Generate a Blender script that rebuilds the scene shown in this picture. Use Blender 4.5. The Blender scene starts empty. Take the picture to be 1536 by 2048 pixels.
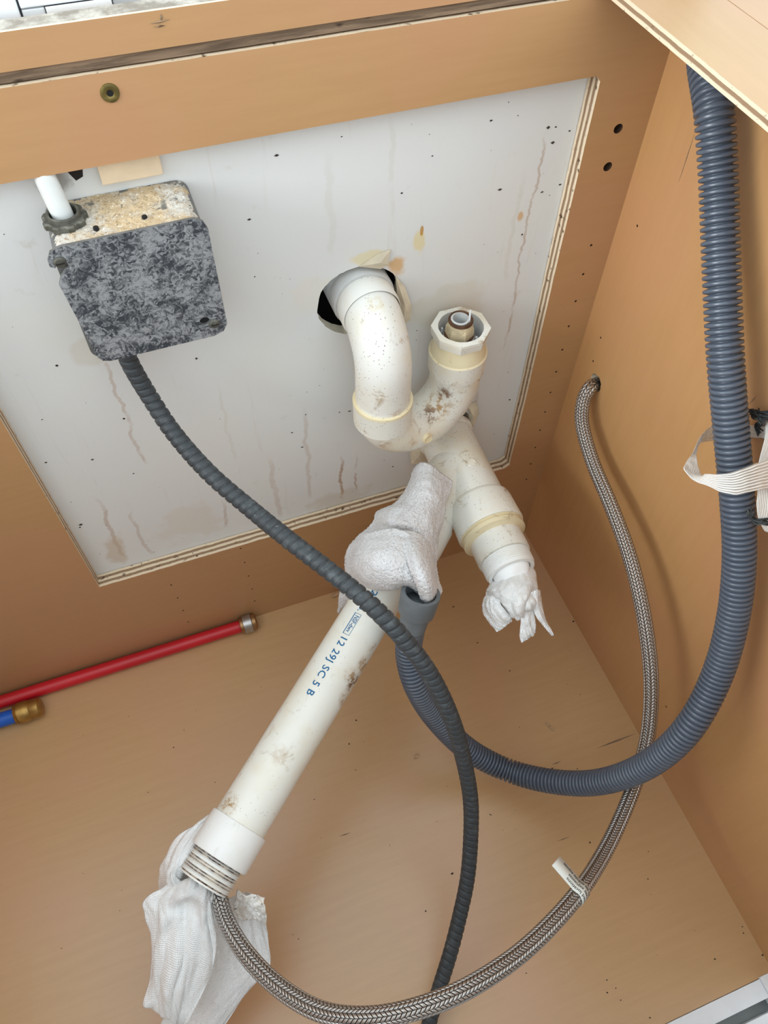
import bpy, bmesh, math, random
from mathutils import Vector, Matrix, noise
random.seed(7)
S = bpy.context.scene
COL = S.collection

# ------------------------------------------------------------------ camera
cam_d = bpy.data.cameras.new('camera')
cam_d.sensor_fit = 'HORIZONTAL'
cam_d.sensor_width = 36.0
cam_d.lens = 36.0 * 1550.0 / 1536.0
cam_d.clip_start = 0.01
cam_d.clip_end = 50
cam = bpy.data.objects.new('camera', cam_d)
COL.objects.link(cam)
R = ((0.93728, -0.27784, 0.21048), (-0.34821, -0.77389, 0.52900), (0.01591, -0.56912, -0.82210))
cam.matrix_world = Matrix((
    (R[0][0], -R[0][1], -R[0][2], -0.414),
    (R[1][0], -R[1][1], -R[1][2], -0.494),
    (R[2][0], -R[2][1], -R[2][2], 0.924),
    (0, 0, 0, 1)))
S.camera = cam

# ------------------------------------------------------------------ light
wd = bpy.data.worlds.new('room_light')
S.world = wd
wd.use_nodes = True
bg = wd.node_tree.nodes['Background']
bg.inputs['Color'].default_value = (0.845, 0.945, 1.0, 1)
bg.inputs['Strength'].default_value = 2.08

def area(name, loc, target, size, power, color):
    l = bpy.data.lights.new(name, 'AREA')
    l.shape = 'RECTANGLE'
    l.size, l.size_y = size
    l.energy = power
    l.color = color
    o = bpy.data.objects.new(name, l)
    COL.objects.link(o)
    o.location = loc
    o.rotation_euler = (Vector(target) - Vector(loc)).to_track_quat('-Z', 'Y').to_euler()
    return o
area('kitchen_window_light', (-2.45, -0.35, 1.45), (-0.4, -0.2, 0.55), (1.4, 0.8), 44, (0.92, 0.98, 1.0))

S.view_settings.view_transform = 'Standard'
S.view_settings.look = 'None'
S.view_settings.gamma = 1.0
S.view_settings.use_curve_mapping = False
S.view_settings.exposure = 0.0

# ------------------------------------------------------------------ measured positions (metres)
CONDUIT = [(-0.4405,-0.012,0.5062),(-0.4402,-0.014,0.4879),(-0.434,-0.022,0.457),(-0.4235,-0.048,0.4348),(-0.4057,-0.088,0.4229),(-0.3832,-0.1233,0.4106),(-0.3606,-0.1675,0.4123),(-0.3378,-0.2036,0.407),(-0.3183,-0.2342,0.3984),(-0.3004,-0.259,0.3749),(-0.2843,-0.282,0.3399),(-0.2722,-0.3052,0.2916),(-0.2637,-0.3247,0.2325),(-0.2614,-0.3483,0.1814),(-0.2678,-0.3738,0.139),(-0.2797,-0.401,0.1063),(-0.2974,-0.4277,0.0786),(-0.3151,-0.451,0.059),(-0.3344,-0.4736,0.0371),(-0.356,-0.4999,0.0171),(-0.3751,-0.5225,0.0098),(-0.4115,-0.557,0.0148)]
BRAID = [(0.03,-0.0164,0.3106),(0.006,-0.0351,0.3324),(-0.009,-0.0434,0.3398),(-0.018,-0.0506,0.3299),(-0.024,-0.0672,0.3132),(-0.028,-0.1048,0.2966),(-0.034,-0.1554,0.2905),(-0.04,-0.2081,0.2785),(-0.047,-0.2573,0.256),(-0.0535,-0.3038,0.2183),(-0.0606,-0.338,0.175),(-0.0766,-0.3655,0.1472),(-0.1077,-0.3942,0.1426),(-0.1586,-0.4284,0.1623),(-0.2157,-0.4559,0.203),(-0.2754,-0.4759,0.2296),(-0.3274,-0.4844,0.2534),(-0.3679,-0.4843,0.2613),(-0.4057,-0.4773,0.2561),(-0.4392,-0.461,0.2398),(-0.4658,-0.4335,0.2203),(-0.4853,-0.4015,0.2054),(-0.496,-0.3713,0.1942),(-0.4978,-0.3526,0.1948),(-0.4987,-0.3421,0.1953),(-0.492,-0.3302,0.1973),(-0.4846,-0.3227,0.1992)]
HOSE = [(0.05,-0.045,0.685),(0.02,-0.0455,0.6835),(-0.01,-0.047,0.677),(-0.026,-0.0902,0.6576),(-0.026,-0.1165,0.6247),(-0.03,-0.1489,0.5881),(-0.0364,-0.1957,0.538),(-0.0341,-0.2295,0.4924),(-0.0322,-0.2666,0.4447),(-0.0311,-0.2964,0.4015),(-0.0343,-0.3248,0.352),(-0.0464,-0.3515,0.3013),(-0.0723,-0.3742,0.2558),(-0.0943,-0.3787,0.1925),(-0.1201,-0.3666,0.1268),(-0.1507,-0.3411,0.0806),(-0.1845,-0.3084,0.0566),(-0.2219,-0.2774,0.0791),(-0.2526,-0.2507,0.137),(-0.2707,-0.2327,0.1987),(-0.2732,-0.2147,0.234),(-0.269,-0.2057,0.2627),(-0.2646,-0.2015,0.2776),(-0.2601,-0.1967,0.2939),(-0.256,-0.1926,0.3098)]
PINB = [(-0.4795,0.1361),(-0.4785,0.104),(-0.4782,0.0719),(-0.4781,0.0407),(-0.3927,0.1686),(-0.3922,0.1372),(-0.3916,0.1051),(-0.3913,0.0726),(-0.392,0.0415)]
SPK = [(-0.5327,-0.135),(-0.3173,-0.1784),(-0.3347,-0.2029),(-0.3376,-0.2347),(-0.144,-0.0758),(-0.1354,-0.1347),(-0.1124,-0.1844),(-0.0025,-0.1499),(-0.2751,-0.3772),(-0.1171,-0.4013),(-0.3163,-0.4014),(-0.0755,-0.4566),(-0.0052,-0.532),(-0.0078,-0.5375),(-0.0012,-0.5617),(-0.0502,-0.5474),(-0.1707,-0.5345),(-0.1657,-0.5247),(-0.1611,-0.545),(-0.1413,-0.5682),(-0.1185,-0.313),(-0.0909,-0.3238)]
DSP = [(-0.2999,0.6164),(-0.133,0.6124),(-0.1794,0.593),(-0.0812,0.5978),(-0.061,0.5914),(-0.0742,0.5843),(-0.5024,0.3583),(-0.4731,0.3242),(-0.4627,0.4),(-0.5403,0.3699),(-0.5416,0.2653),(-0.5396,0.2689),(-0.4487,0.484),(-0.4964,0.4763),(-0.2979,0.3437),(-0.2626,0.3342),(-0.2519,0.3317),(-0.3137,0.3224),(-0.3051,0.2958),(-0.2018,0.2183),(-0.1161,0.5517),(-0.2034,0.5669),(-0.0869,0.5018),(-0.0626,0.2807),(-0.3883,0.4491),(-0.3257,0.5709),(-0.0744,0.597),(-0.0588,0.5443),(-0.0751,0.5408)]
RAG = [[(-0.204,-0.0484,0.2918),(-0.2,-0.0486,0.2988),(-0.1956,-0.0555,0.3076),(-0.19,-0.0631,0.3078),(-0.1827,-0.0705,0.3013),(-0.1737,-0.0769,0.2934)],[(-0.2216,-0.0685,0.2865),(-0.2206,-0.078,0.3026),(-0.215,-0.0842,0.3121),(-0.2084,-0.0897,0.3152),(-0.1994,-0.0944,0.3096),(-0.1889,-0.0967,0.295)],[(-0.2353,-0.0737,0.2797),(-0.235,-0.0892,0.3002),(-0.2304,-0.1014,0.3142),(-0.2234,-0.1094,0.3182),(-0.2141,-0.1152,0.3131),(-0.2019,-0.1154,0.2918)],[(-0.2538,-0.074,0.2748),(-0.2493,-0.0922,0.3007),(-0.2412,-0.1102,0.3179),(-0.232,-0.1226,0.322),(-0.2219,-0.1292,0.3143),(-0.2099,-0.1274,0.2881)],[(-0.259,-0.0822,0.2742),(-0.2575,-0.1057,0.3045),(-0.2491,-0.1225,0.3202),(-0.2386,-0.134,0.3228),(-0.2285,-0.1416,0.3131),(-0.2157,-0.1373,0.2839)],[(-0.2672,-0.0842,0.2648),(-0.2601,-0.1074,0.2942),(-0.2502,-0.1237,0.3106),(-0.2411,-0.1384,0.3168),(-0.2327,-0.1502,0.3089),(-0.22,-0.1465,0.2818)],[(-0.2892,-0.098,0.2685),(-0.28,-0.1253,0.3129),(-0.2636,-0.1436,0.3345),(-0.2497,-0.1559,0.3301),(-0.2382,-0.162,0.3121),(-0.2236,-0.1545,0.2794)],[(-0.3009,-0.1104,0.2636),(-0.2939,-0.145,0.3222),(-0.2753,-0.1613,0.342),(-0.2579,-0.171,0.3354),(-0.2432,-0.1737,0.3155),(-0.2264,-0.1638,0.2787)],[(-0.3034,-0.1222,0.2614),(-0.2982,-0.157,0.317),(-0.2814,-0.1729,0.3379),(-0.263,-0.1821,0.3317),(-0.2466,-0.1844,0.315),(-0.2292,-0.174,0.28)],[(-0.2981,-0.1325,0.2623),(-0.2954,-0.1626,0.3044),(-0.2818,-0.1774,0.3227),(-0.2648,-0.1853,0.322),(-0.2472,-0.1913,0.3104),(-0.2308,-0.1834,0.2832)],[(-0.2921,-0.1329,0.2514),(-0.2886,-0.1577,0.2789),(-0.2774,-0.1726,0.2965),(-0.2629,-0.1778,0.3029),(-0.2486,-0.1937,0.3024),(-0.2349,-0.1878,0.2855)],[(-0.2815,-0.1192,0.2264),(-0.2799,-0.14,0.2499),(-0.2684,-0.1548,0.2677),(-0.2564,-0.1663,0.2816),(-0.2499,-0.1923,0.2872),(-0.2428,-0.1925,0.284)]]
RAGTOP = [(-0.2858,-0.0975,0.2733),(-0.2751,-0.1199,0.3128),(-0.2586,-0.1393,0.3373),(-0.2456,-0.1525,0.3346),(-0.2359,-0.1591,0.317),(-0.2221,-0.1516,0.2816)]
RAG2 = [[(-0.2534,-0.131,0.3209),(-0.2496,-0.1394,0.3311),(-0.2412,-0.1469,0.3308),(-0.2325,-0.1496,0.3167),(-0.2227,-0.1449,0.2918)],[(-0.2595,-0.1555,0.3364),(-0.2555,-0.1616,0.3433),(-0.248,-0.165,0.3393),(-0.2391,-0.1646,0.3236),(-0.2268,-0.1537,0.2912)],[(-0.2628,-0.1733,0.3399),(-0.2581,-0.1775,0.3457),(-0.2514,-0.1802,0.3409),(-0.2429,-0.1784,0.3247),(-0.2301,-0.1644,0.2895)],[(-0.2625,-0.1852,0.3347),(-0.259,-0.1896,0.3414),(-0.253,-0.1917,0.3379),(-0.2457,-0.19,0.3238),(-0.2344,-0.1781,0.2918)],[(-0.2604,-0.1932,0.3253),(-0.2581,-0.1982,0.3324),(-0.253,-0.1998,0.3302),(-0.2465,-0.1976,0.3188),(-0.2374,-0.1895,0.2958)],[(-0.2573,-0.1957,0.3111),(-0.2558,-0.2006,0.3169),(-0.2527,-0.2025,0.3164),(-0.2481,-0.2006,0.3103),(-0.2421,-0.1944,0.2976)],[(-0.2542,-0.1955,0.2938),(-0.2534,-0.1991,0.2977),(-0.2514,-0.2003,0.2975),(-0.2489,-0.1993,0.2951),(-0.2457,-0.1962,0.2894)]]
RAG3 = [[(-0.3006,-0.1112,0.2449),(-0.2928,-0.1212,0.2466),(-0.2807,-0.1248,0.2352)],[(-0.3082,-0.1168,0.2333),(-0.2996,-0.1245,0.2306),(-0.2884,-0.1279,0.219)],[(-0.3136,-0.1231,0.2157),(-0.3067,-0.127,0.2149),(-0.2976,-0.1285,0.2041)],[(-0.3183,-0.1305,0.1976),(-0.3119,-0.1282,0.2006),(-0.3051,-0.1274,0.1969)]]
PTA = [[(-0.4833,-0.2829,0.2032),(-0.4884,-0.2865,0.1996),(-0.4957,-0.2912,0.1947),(-0.495,-0.287,0.1854)],[(-0.4974,-0.286,0.2037),(-0.5015,-0.294,0.206),(-0.5014,-0.3029,0.2027),(-0.5001,-0.3033,0.1858)],[(-0.5136,-0.2893,0.1974),(-0.5135,-0.3033,0.2091),(-0.5106,-0.312,0.2043),(-0.5083,-0.3137,0.183)],[(-0.5305,-0.297,0.1881),(-0.5249,-0.3129,0.2098),(-0.5204,-0.3205,0.206),(-0.515,-0.32,0.1834)],[(-0.5423,-0.3051,0.1738),(-0.5336,-0.3198,0.2055),(-0.5262,-0.3252,0.2112),(-0.5207,-0.326,0.1902)],[(-0.5501,-0.316,0.1526),(-0.5368,-0.3273,0.1913),(-0.5271,-0.3302,0.2041),(-0.5199,-0.3301,0.1878)],[(-0.5535,-0.323,0.1351),(-0.5398,-0.3331,0.1686),(-0.5286,-0.3352,0.1823),(-0.5186,-0.3352,0.1727)]]
PTB = [[(-0.5201,-0.3284,0.2029),(-0.5134,-0.3297,0.2102),(-0.5074,-0.3353,0.2105),(-0.502,-0.3413,0.2056),(-0.5001,-0.3476,0.1947)],[(-0.5315,-0.3256,0.2009),(-0.5198,-0.334,0.2106),(-0.5102,-0.3408,0.2111),(-0.5039,-0.3474,0.207),(-0.5007,-0.353,0.1936)],[(-0.5421,-0.3268,0.1925),(-0.5305,-0.3377,0.2031),(-0.5176,-0.3454,0.2062),(-0.5083,-0.3525,0.2036),(-0.5031,-0.3599,0.1885)],[(-0.5588,-0.3283,0.1824),(-0.5407,-0.3413,0.1923),(-0.5246,-0.3447,0.1914),(-0.5142,-0.3588,0.1951),(-0.5063,-0.3678,0.1811)],[(-0.5612,-0.3383,0.1729),(-0.5452,-0.3497,0.1891),(-0.53,-0.3547,0.1854),(-0.5189,-0.367,0.1862),(-0.5102,-0.3766,0.1725)],[(-0.5626,-0.3508,0.1621),(-0.552,-0.3583,0.1755),(-0.5377,-0.3678,0.1779),(-0.5251,-0.3773,0.1741),(-0.5147,-0.3847,0.1623)],[(-0.5693,-0.3652,0.1487),(-0.5592,-0.3721,0.1614),(-0.5447,-0.3818,0.1662),(-0.5354,-0.3896,0.1567),(-0.5226,-0.3966,0.1502)],[(-0.5787,-0.3804,0.1316),(-0.5677,-0.3861,0.1429),(-0.5561,-0.3948,0.151),(-0.5488,-0.4017,0.1367),(-0.5337,-0.4062,0.1387)],[(-0.5866,-0.3928,0.1192),(-0.573,-0.4001,0.1277),(-0.5631,-0.4069,0.1356),(-0.5583,-0.4132,0.1231),(-0.5446,-0.4146,0.1281)],[(-0.5877,-0.3968,0.1138),(-0.5762,-0.4083,0.1167),(-0.5668,-0.4166,0.1211),(-0.5639,-0.4205,0.1121),(-0.553,-0.4216,0.119)]]
PTC = [[(-0.5095,-0.3437,0.1647),(-0.4995,-0.3464,0.1582),(-0.4885,-0.3474,0.1604),(-0.4751,-0.3504,0.1643),(-0.4661,-0.3603,0.1627)],[(-0.5143,-0.3549,0.1514),(-0.5026,-0.3583,0.1449),(-0.4884,-0.362,0.1486),(-0.4753,-0.3616,0.157),(-0.4669,-0.3716,0.1552)],[(-0.5223,-0.3667,0.1344),(-0.5082,-0.3715,0.1301),(-0.492,-0.3752,0.1367),(-0.4789,-0.3776,0.1444),(-0.4701,-0.3841,0.1439)],[(-0.5345,-0.3797,0.1205),(-0.5163,-0.3869,0.1171),(-0.4962,-0.3899,0.1237),(-0.4819,-0.3919,0.1325),(-0.4741,-0.4008,0.1297)],[(-0.5512,-0.3909,0.1056),(-0.5309,-0.4004,0.1032),(-0.5067,-0.4048,0.109),(-0.4911,-0.4058,0.1173),(-0.4783,-0.408,0.1216)],[(-0.5701,-0.4016,0.091),(-0.5479,-0.413,0.0884),(-0.5247,-0.4166,0.0944),(-0.5091,-0.4165,0.1009),(-0.4968,-0.4141,0.108)],[(-0.5856,-0.4117,0.0772),(-0.5676,-0.4263,0.0723),(-0.5474,-0.4306,0.0747),(-0.5322,-0.4296,0.0817),(-0.5182,-0.425,0.0907)],[(-0.5904,-0.4238,0.0657),(-0.5774,-0.4387,0.0594),(-0.5612,-0.4407,0.0623),(-0.5482,-0.4395,0.0688),(-0.5369,-0.4358,0.0765)]]
PTD = [[(-0.482,-0.3483,0.1882),(-0.476,-0.3557,0.1947),(-0.4679,-0.3591,0.1971),(-0.4629,-0.3627,0.1875)],[(-0.4867,-0.3542,0.1784),(-0.4816,-0.3598,0.1809),(-0.4733,-0.3634,0.1904),(-0.4637,-0.3693,0.1892)],[(-0.4902,-0.36,0.164),(-0.4837,-0.3646,0.1676),(-0.473,-0.3682,0.1826),(-0.4655,-0.3765,0.1755)],[(-0.4878,-0.369,0.1527),(-0.4794,-0.3709,0.1658),(-0.4722,-0.3746,0.1738),(-0.4682,-0.3797,0.1631)]]
PP1 = [[(-0.1629,-0.1712,0.2416),(-0.1588,-0.1728,0.2538),(-0.1495,-0.1756,0.2628),(-0.1368,-0.1747,0.2618),(-0.1247,-0.1756,0.2485)],[(-0.1766,-0.1809,0.2476),(-0.1712,-0.1918,0.2688),(-0.1595,-0.1978,0.2776),(-0.1437,-0.1971,0.2748),(-0.129,-0.1963,0.2548)],[(-0.1778,-0.1841,0.2416),(-0.1761,-0.2001,0.2682),(-0.1636,-0.2067,0.2757),(-0.1479,-0.208,0.274),(-0.1335,-0.2068,0.253)],[(-0.1749,-0.1894,0.2426),(-0.1741,-0.2061,0.2612),(-0.1663,-0.2156,0.273),(-0.1524,-0.2172,0.273),(-0.1366,-0.215,0.2529)],[(-0.1702,-0.1991,0.24),(-0.171,-0.2132,0.2575),(-0.1659,-0.2217,0.2654),(-0.1544,-0.2235,0.2673),(-0.1399,-0.2196,0.2528)],[(-0.1636,-0.2101,0.2407),(-0.164,-0.2175,0.248),(-0.1608,-0.2228,0.2515),(-0.1527,-0.2233,0.2532),(-0.1417,-0.219,0.2466)]]
PP2 = [[(-0.1745,-0.181,0.2445),(-0.1725,-0.1867,0.2571),(-0.1703,-0.1961,0.2637)],[(-0.1829,-0.1866,0.2387),(-0.1822,-0.1969,0.2542),(-0.1764,-0.2053,0.2612)],[(-0.1864,-0.1965,0.2351),(-0.1837,-0.2076,0.2493),(-0.1731,-0.2133,0.2569)],[(-0.1851,-0.2102,0.2315),(-0.1798,-0.217,0.2406),(-0.169,-0.2183,0.2498)],[(-0.1813,-0.22,0.2298),(-0.1757,-0.221,0.2367),(-0.1667,-0.2202,0.2431)]]
PP3 = [[(-0.1595,-0.2154,0.259),(-0.1548,-0.2201,0.2645),(-0.1446,-0.2178,0.2588)],[(-0.1613,-0.2232,0.2535),(-0.1563,-0.2269,0.2572),(-0.1472,-0.2253,0.2533)],[(-0.1631,-0.2291,0.2444),(-0.1568,-0.2319,0.2466),(-0.1481,-0.2315,0.2442)],[(-0.1642,-0.2335,0.2352),(-0.1575,-0.2369,0.2371),(-0.1485,-0.236,0.2376)],[(-0.1635,-0.2376,0.2291),(-0.157,-0.2379,0.2318),(-0.1491,-0.2369,0.2332)]]
PP4 = [[(-0.1466,-0.209,0.2701),(-0.1405,-0.2091,0.2715),(-0.1323,-0.2044,0.2584)],[(-0.1482,-0.2178,0.2664),(-0.1433,-0.2184,0.2673),(-0.1356,-0.2161,0.2562)],[(-0.148,-0.2256,0.2566),(-0.1434,-0.2262,0.2586),(-0.1371,-0.2254,0.251)],[(-0.1433,-0.2344,0.2485),(-0.1401,-0.2339,0.2496),(-0.1358,-0.2339,0.2446)],[(-0.1356,-0.2451,0.2375),(-0.1346,-0.2451,0.2378),(-0.1333,-0.2451,0.2369)]]
TAPE = [((-0.0035,-0.2511,0.4995),(-0.0035,-0.2569,0.4914)),((-0.005,-0.2288,0.4794),(-0.005,-0.235,0.4721)),((-0.007,-0.2107,0.4647),(-0.007,-0.2188,0.4523)),((-0.012,-0.2007,0.4541),(-0.012,-0.2095,0.4426)),((-0.043,-0.2175,0.47),(-0.0445,-0.2216,0.4669)),((-0.0601,-0.231,0.4727),(-0.0543,-0.2298,0.4689)),((-0.0773,-0.2428,0.4789),(-0.0629,-0.2389,0.4754)),((-0.0818,-0.2483,0.4803),(-0.0673,-0.2501,0.4744)),((-0.0797,-0.2587,0.4803),(-0.0695,-0.256,0.4785)),((-0.0752,-0.2667,0.4823),(-0.0739,-0.2596,0.4872)),((-0.0711,-0.2748,0.4842),(-0.0683,-0.265,0.4913)),((-0.0631,-0.2812,0.4846),(-0.0592,-0.2684,0.4938)),((-0.0512,-0.2825,0.4844),(-0.0461,-0.2682,0.4949)),((-0.0372,-0.2827,0.4818),(-0.0308,-0.2669,0.4936)),((-0.016,-0.2817,0.4757),(-0.009,-0.2644,0.4886))]
TAPE2 = [((-0.006,-0.2344,0.4914),(-0.006,-0.2389,0.4963)),((-0.016,-0.2481,0.4888),(-0.0105,-0.2501,0.4889)),((-0.0224,-0.2583,0.4769),(-0.0133,-0.2626,0.4765)),((-0.0354,-0.2777,0.4733),(-0.026,-0.2827,0.4724)),((-0.0388,-0.2854,0.4663),(-0.0284,-0.2908,0.4654)),((-0.0375,-0.2931,0.4568),(-0.0278,-0.2986,0.4557)),((-0.0323,-0.2992,0.4481),(-0.0255,-0.3043,0.4465))]
FRAY1 = [(-0.01,-0.2195,0.4884),(-0.011,-0.2275,0.4944),(-0.012,-0.2342,0.4957),(-0.011,-0.2361,0.4918),(-0.009,-0.2324,0.4842),(-0.009,-0.237,0.4829)]
FRAY2 = [(-0.0386,-0.2838,0.4564),(-0.0406,-0.2894,0.4559),(-0.0401,-0.2952,0.4571),(-0.0352,-0.2967,0.4574),(-0.0265,-0.2972,0.457)]
FRAYC = [(-0.007,-0.2221,0.4878),(-0.007,-0.2416,0.5038)]
TAG = [(-0.227,-0.4246,0.2202),(-0.2191,-0.419,0.2258),(-0.1975,-0.4526,0.2097),(-0.2085,-0.4582,0.2033)]
SCR = [((-0.0576,-0.31,0.0),(-0.0011,-0.3105,0.0),0.0012),((-0.1177,-0.309,0.0),(-0.1038,-0.309,0.0),0.0006),((-0.3798,-0.2979,0.0),(-0.3652,-0.2987,-0.0),0.0006),((-0.1521,-0.3873,0.0),(-0.1347,-0.388,0.0),0.0005),((-0.211,-0.3341,-0.0),(-0.2079,-0.3369,-0.0),0.0008)]

# ------------------------------------------------------------------ materials
def lin(c):
    return tuple((v / 12.92 if v <= 0.04045 else ((v + 0.055) / 1.055) ** 2.4) for v in [x / 255.0 for x in c]) + (1.0,)

class NT:
    """small node-graph helper"""
    def __init__(s, name):
        s.m = bpy.data.materials.new(name)
        s.m.use_nodes = True
        s.t = s.m.node_tree
        s.b = s.t.nodes['Principled BSDF']
        s.out = s.t.nodes['Material Output']
    def n(s, typ, **kw):
        nd = s.t.nodes.new(typ)
        for k, v in kw.items():
            setattr(nd, k, v)
        return nd
    def put(s, sock, v):
        if isinstance(v, (int, float)):
            sock.default_value = v
        elif isinstance(v, (tuple, list)):
            sock.default_value = v
        else:
            s.t.links.new(v, sock)
    def obj(s):
        return s.n('ShaderNodeTexCoord').outputs['Object']
    def uv(s):
        return s.n('ShaderNodeTexCoord').outputs['UV']
    def mapping(s, vec, scale=(1, 1, 1), loc=(0, 0, 0), rot=(0, 0, 0)):
        nd = s.n('ShaderNodeMapping')
        s.put(nd.inputs['Vector'], vec)
        nd.inputs['Scale'].default_value = scale
        nd.inputs['Location'].default_value = loc
        nd.inputs['Rotation'].default_value = rot
        return nd.outputs[0]
    def noise(s, vec, scale, detail=3, rough=0.55, dist=0.0):
        nd = s.n('ShaderNodeTexNoise')
        s.put(nd.inputs['Vector'], vec)
        nd.inputs['Scale'].default_value = scale
        nd.inputs['Detail'].default_value = detail
        nd.inputs['Roughness'].default_value = rough
        nd.inputs['Distortion'].default_value = dist
        return nd.outputs['Fac']
    def voro(s, vec, scale, feature='F1', out='Distance', rnd=1.0):
        nd = s.n('ShaderNodeTexVoronoi', feature=feature)
        s.put(nd.inputs['Vector'], vec)
        nd.inputs['Scale'].default_value = scale
        nd.inputs['Randomness'].default_value = rnd
        return nd.outputs[out]
    def math(s, op, a, b=0.0, c=0.0):
        nd = s.n('ShaderNodeMath', operation=op)
        s.put(nd.inputs[0], a); s.put(nd.inputs[1], b); s.put(nd.inputs[2], c)
        return nd.outputs[0]
    def mr(s, v, a, b, c=0.0, d=1.0):
        nd = s.n('ShaderNodeMapRange', interpolation_type='SMOOTHSTEP')
        s.put(nd.inputs[0], v)
        for i, x in enumerate((a, b, c, d)):
            nd.inputs[i + 1].default_value = x
        return nd.outputs[0]
    def mix(s, f, a, b):
        nd = s.n('ShaderNodeMix', data_type='RGBA')
        s.put(nd.inputs[0], f); s.put(nd.inputs[6], a); s.put(nd.inputs[7], b)
        return nd.outputs[2]
    def sep(s, vec):
        nd = s.n('ShaderNodeSeparateXYZ')
        s.put(nd.inputs[0], vec)
        return nd.outputs
    def comb(s, x, y, z):
        nd = s.n('ShaderNodeCombineXYZ')
        s.put(nd.inputs[0], x); s.put(nd.inputs[1], y); s.put(nd.inputs[2], z)
        return nd.outputs[0]
    def bump(s, h, strength=0.3, dist=0.001):
        nd = s.n('ShaderNodeBump')
        s.put(nd.inputs['Height'], h)
        nd.inputs['Strength'].default_value = strength
        nd.inputs['Distance'].default_value = dist
        s.t.links.new(nd.outputs[0], s.b.inputs['Normal'])
    def fin(s, col, rough=0.5, metal=0.0, spec=0.5):
        s.put(s.b.inputs['Base Color'], col)
        s.put(s.b.inputs['Roughness'], rough)
        s.put(s.b.inputs['Metallic'], metal)
        s.put(s.b.inputs['Specular IOR Level'], spec)
        return s.m

def simple(name, col, rough=0.5, metal=0.0, spec=0.5, var=0.08, scale=40, bump=0.0):
    t = NT(name)
    f = t.noise(t.obj(), scale, 4)
    c = lin(col)
    dark = tuple(v * (1 - var * 2) for v in c[:3]) + (1,)
    if bump:
        t.bump(f, bump, 0.0006)
    return t.fin(t.mix(t.mr(f, 0.35, 0.7), dark, c), rough, metal, spec)

def birch(name, stretch, rough=0.42, base=(185, 143, 99), spec=0.5):
    t = NT(name)
    o = t.obj()
    g = t.noise(t.mapping(o, stretch), 1.0, 5, 0.6)
    big = t.noise(o, 4.5, 2)
    fleck = t.noise(t.mapping(o, tuple(v * 3.2 for v in stretch)), 1.0, 2)
    c = t.mix(t.mr(g, 0.3, 0.7), lin(tuple(v - 4 for v in base)), lin(base))
    c = t.mix(t.math('MULTIPLY', t.mr(big, 0.42, 0.62), 0.55), c, lin((base[0] + 1, base[1] - 6, base[2] + 5)))
    c = t.mix(t.math('MULTIPLY', t.mr(fleck, 0.64, 0.74), 0.10), c, lin((base[0] - 22, base[1] - 24, base[2] - 24)))
    t.bump(g, 0.03, 0.0003)
    return t.fin(c, rough, 0, spec)

M = {}
M['birch_back'] = birch('birch_back_panel', (14, 14, 160))
M['birch_side'] = birch('birch_side_panel', (14, 120, 14), base=(190, 144, 95), spec=0.5)
M['birch_floor'] = birch('birch_floor_panel', (14, 150, 14), rough=0.30, base=(196, 157, 111), spec=0.8)
M['birch_top'] = birch('birch_stretcher', (120, 14, 14), base=(184, 150, 108))

def ply_edge(axis, t0, thick, n=5):
    """plywood edge: plies banded across the board's thickness"""
    t = NT('plywood_edge')
    o = t.obj()
    v = t.math('DIVIDE', t.math('SUBTRACT', t.sep(o)[axis], t0), thick)
    wob = t.math('MULTIPLY', t.math('SUBTRACT', t.noise(o, 60, 3), 0.5), 0.16)
    v = t.math('FRACT', t.math('MULTIPLY', t.math('ADD', v, wob), n / 2.0))
    band = t.mr(v, 0.42, 0.58)
    c = t.mix(band, lin((226, 206, 178)), lin((150, 122, 96)))
    ch = t.noise(o, 150, 3)
    c = t.mix(t.mr(ch, 0.6, 0.72), c, lin((92, 70, 52)))
    t.bump(ch, 0.5, 0.001)
    return t.fin(c, 0.75, 0, 0.2)
M['edge_y'] = ply_edge(1, 0.0, 0.016)
def dirty_edge():
    t = NT('dirty_board_edge')
    o = t.obj()
    f = t.noise(o, 70, 5, 0.7)
    c = t.mix(t.mr(f, 0.35, 0.65), lin((150, 140, 128)), lin((204, 196, 184)))
    c = t.mix(t.math('SUBTRACT', 1.0, t.mr(t.sep(o)[1], 0.0016, 0.0026)), c, lin((232, 214, 188)))
    c = t.mix(t.mr(t.noise(t.mapping(o, loc=(3, 1, 2)), 45, 4), 0.62, 0.7), c, lin((110, 92, 76)))
    return t.fin(c, 0.85, 0, 0.2)
M['edge_dirty'] = dirty_edge()
M['edge_z'] = ply_edge(2, 0.70, 0.0075, 3)

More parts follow.
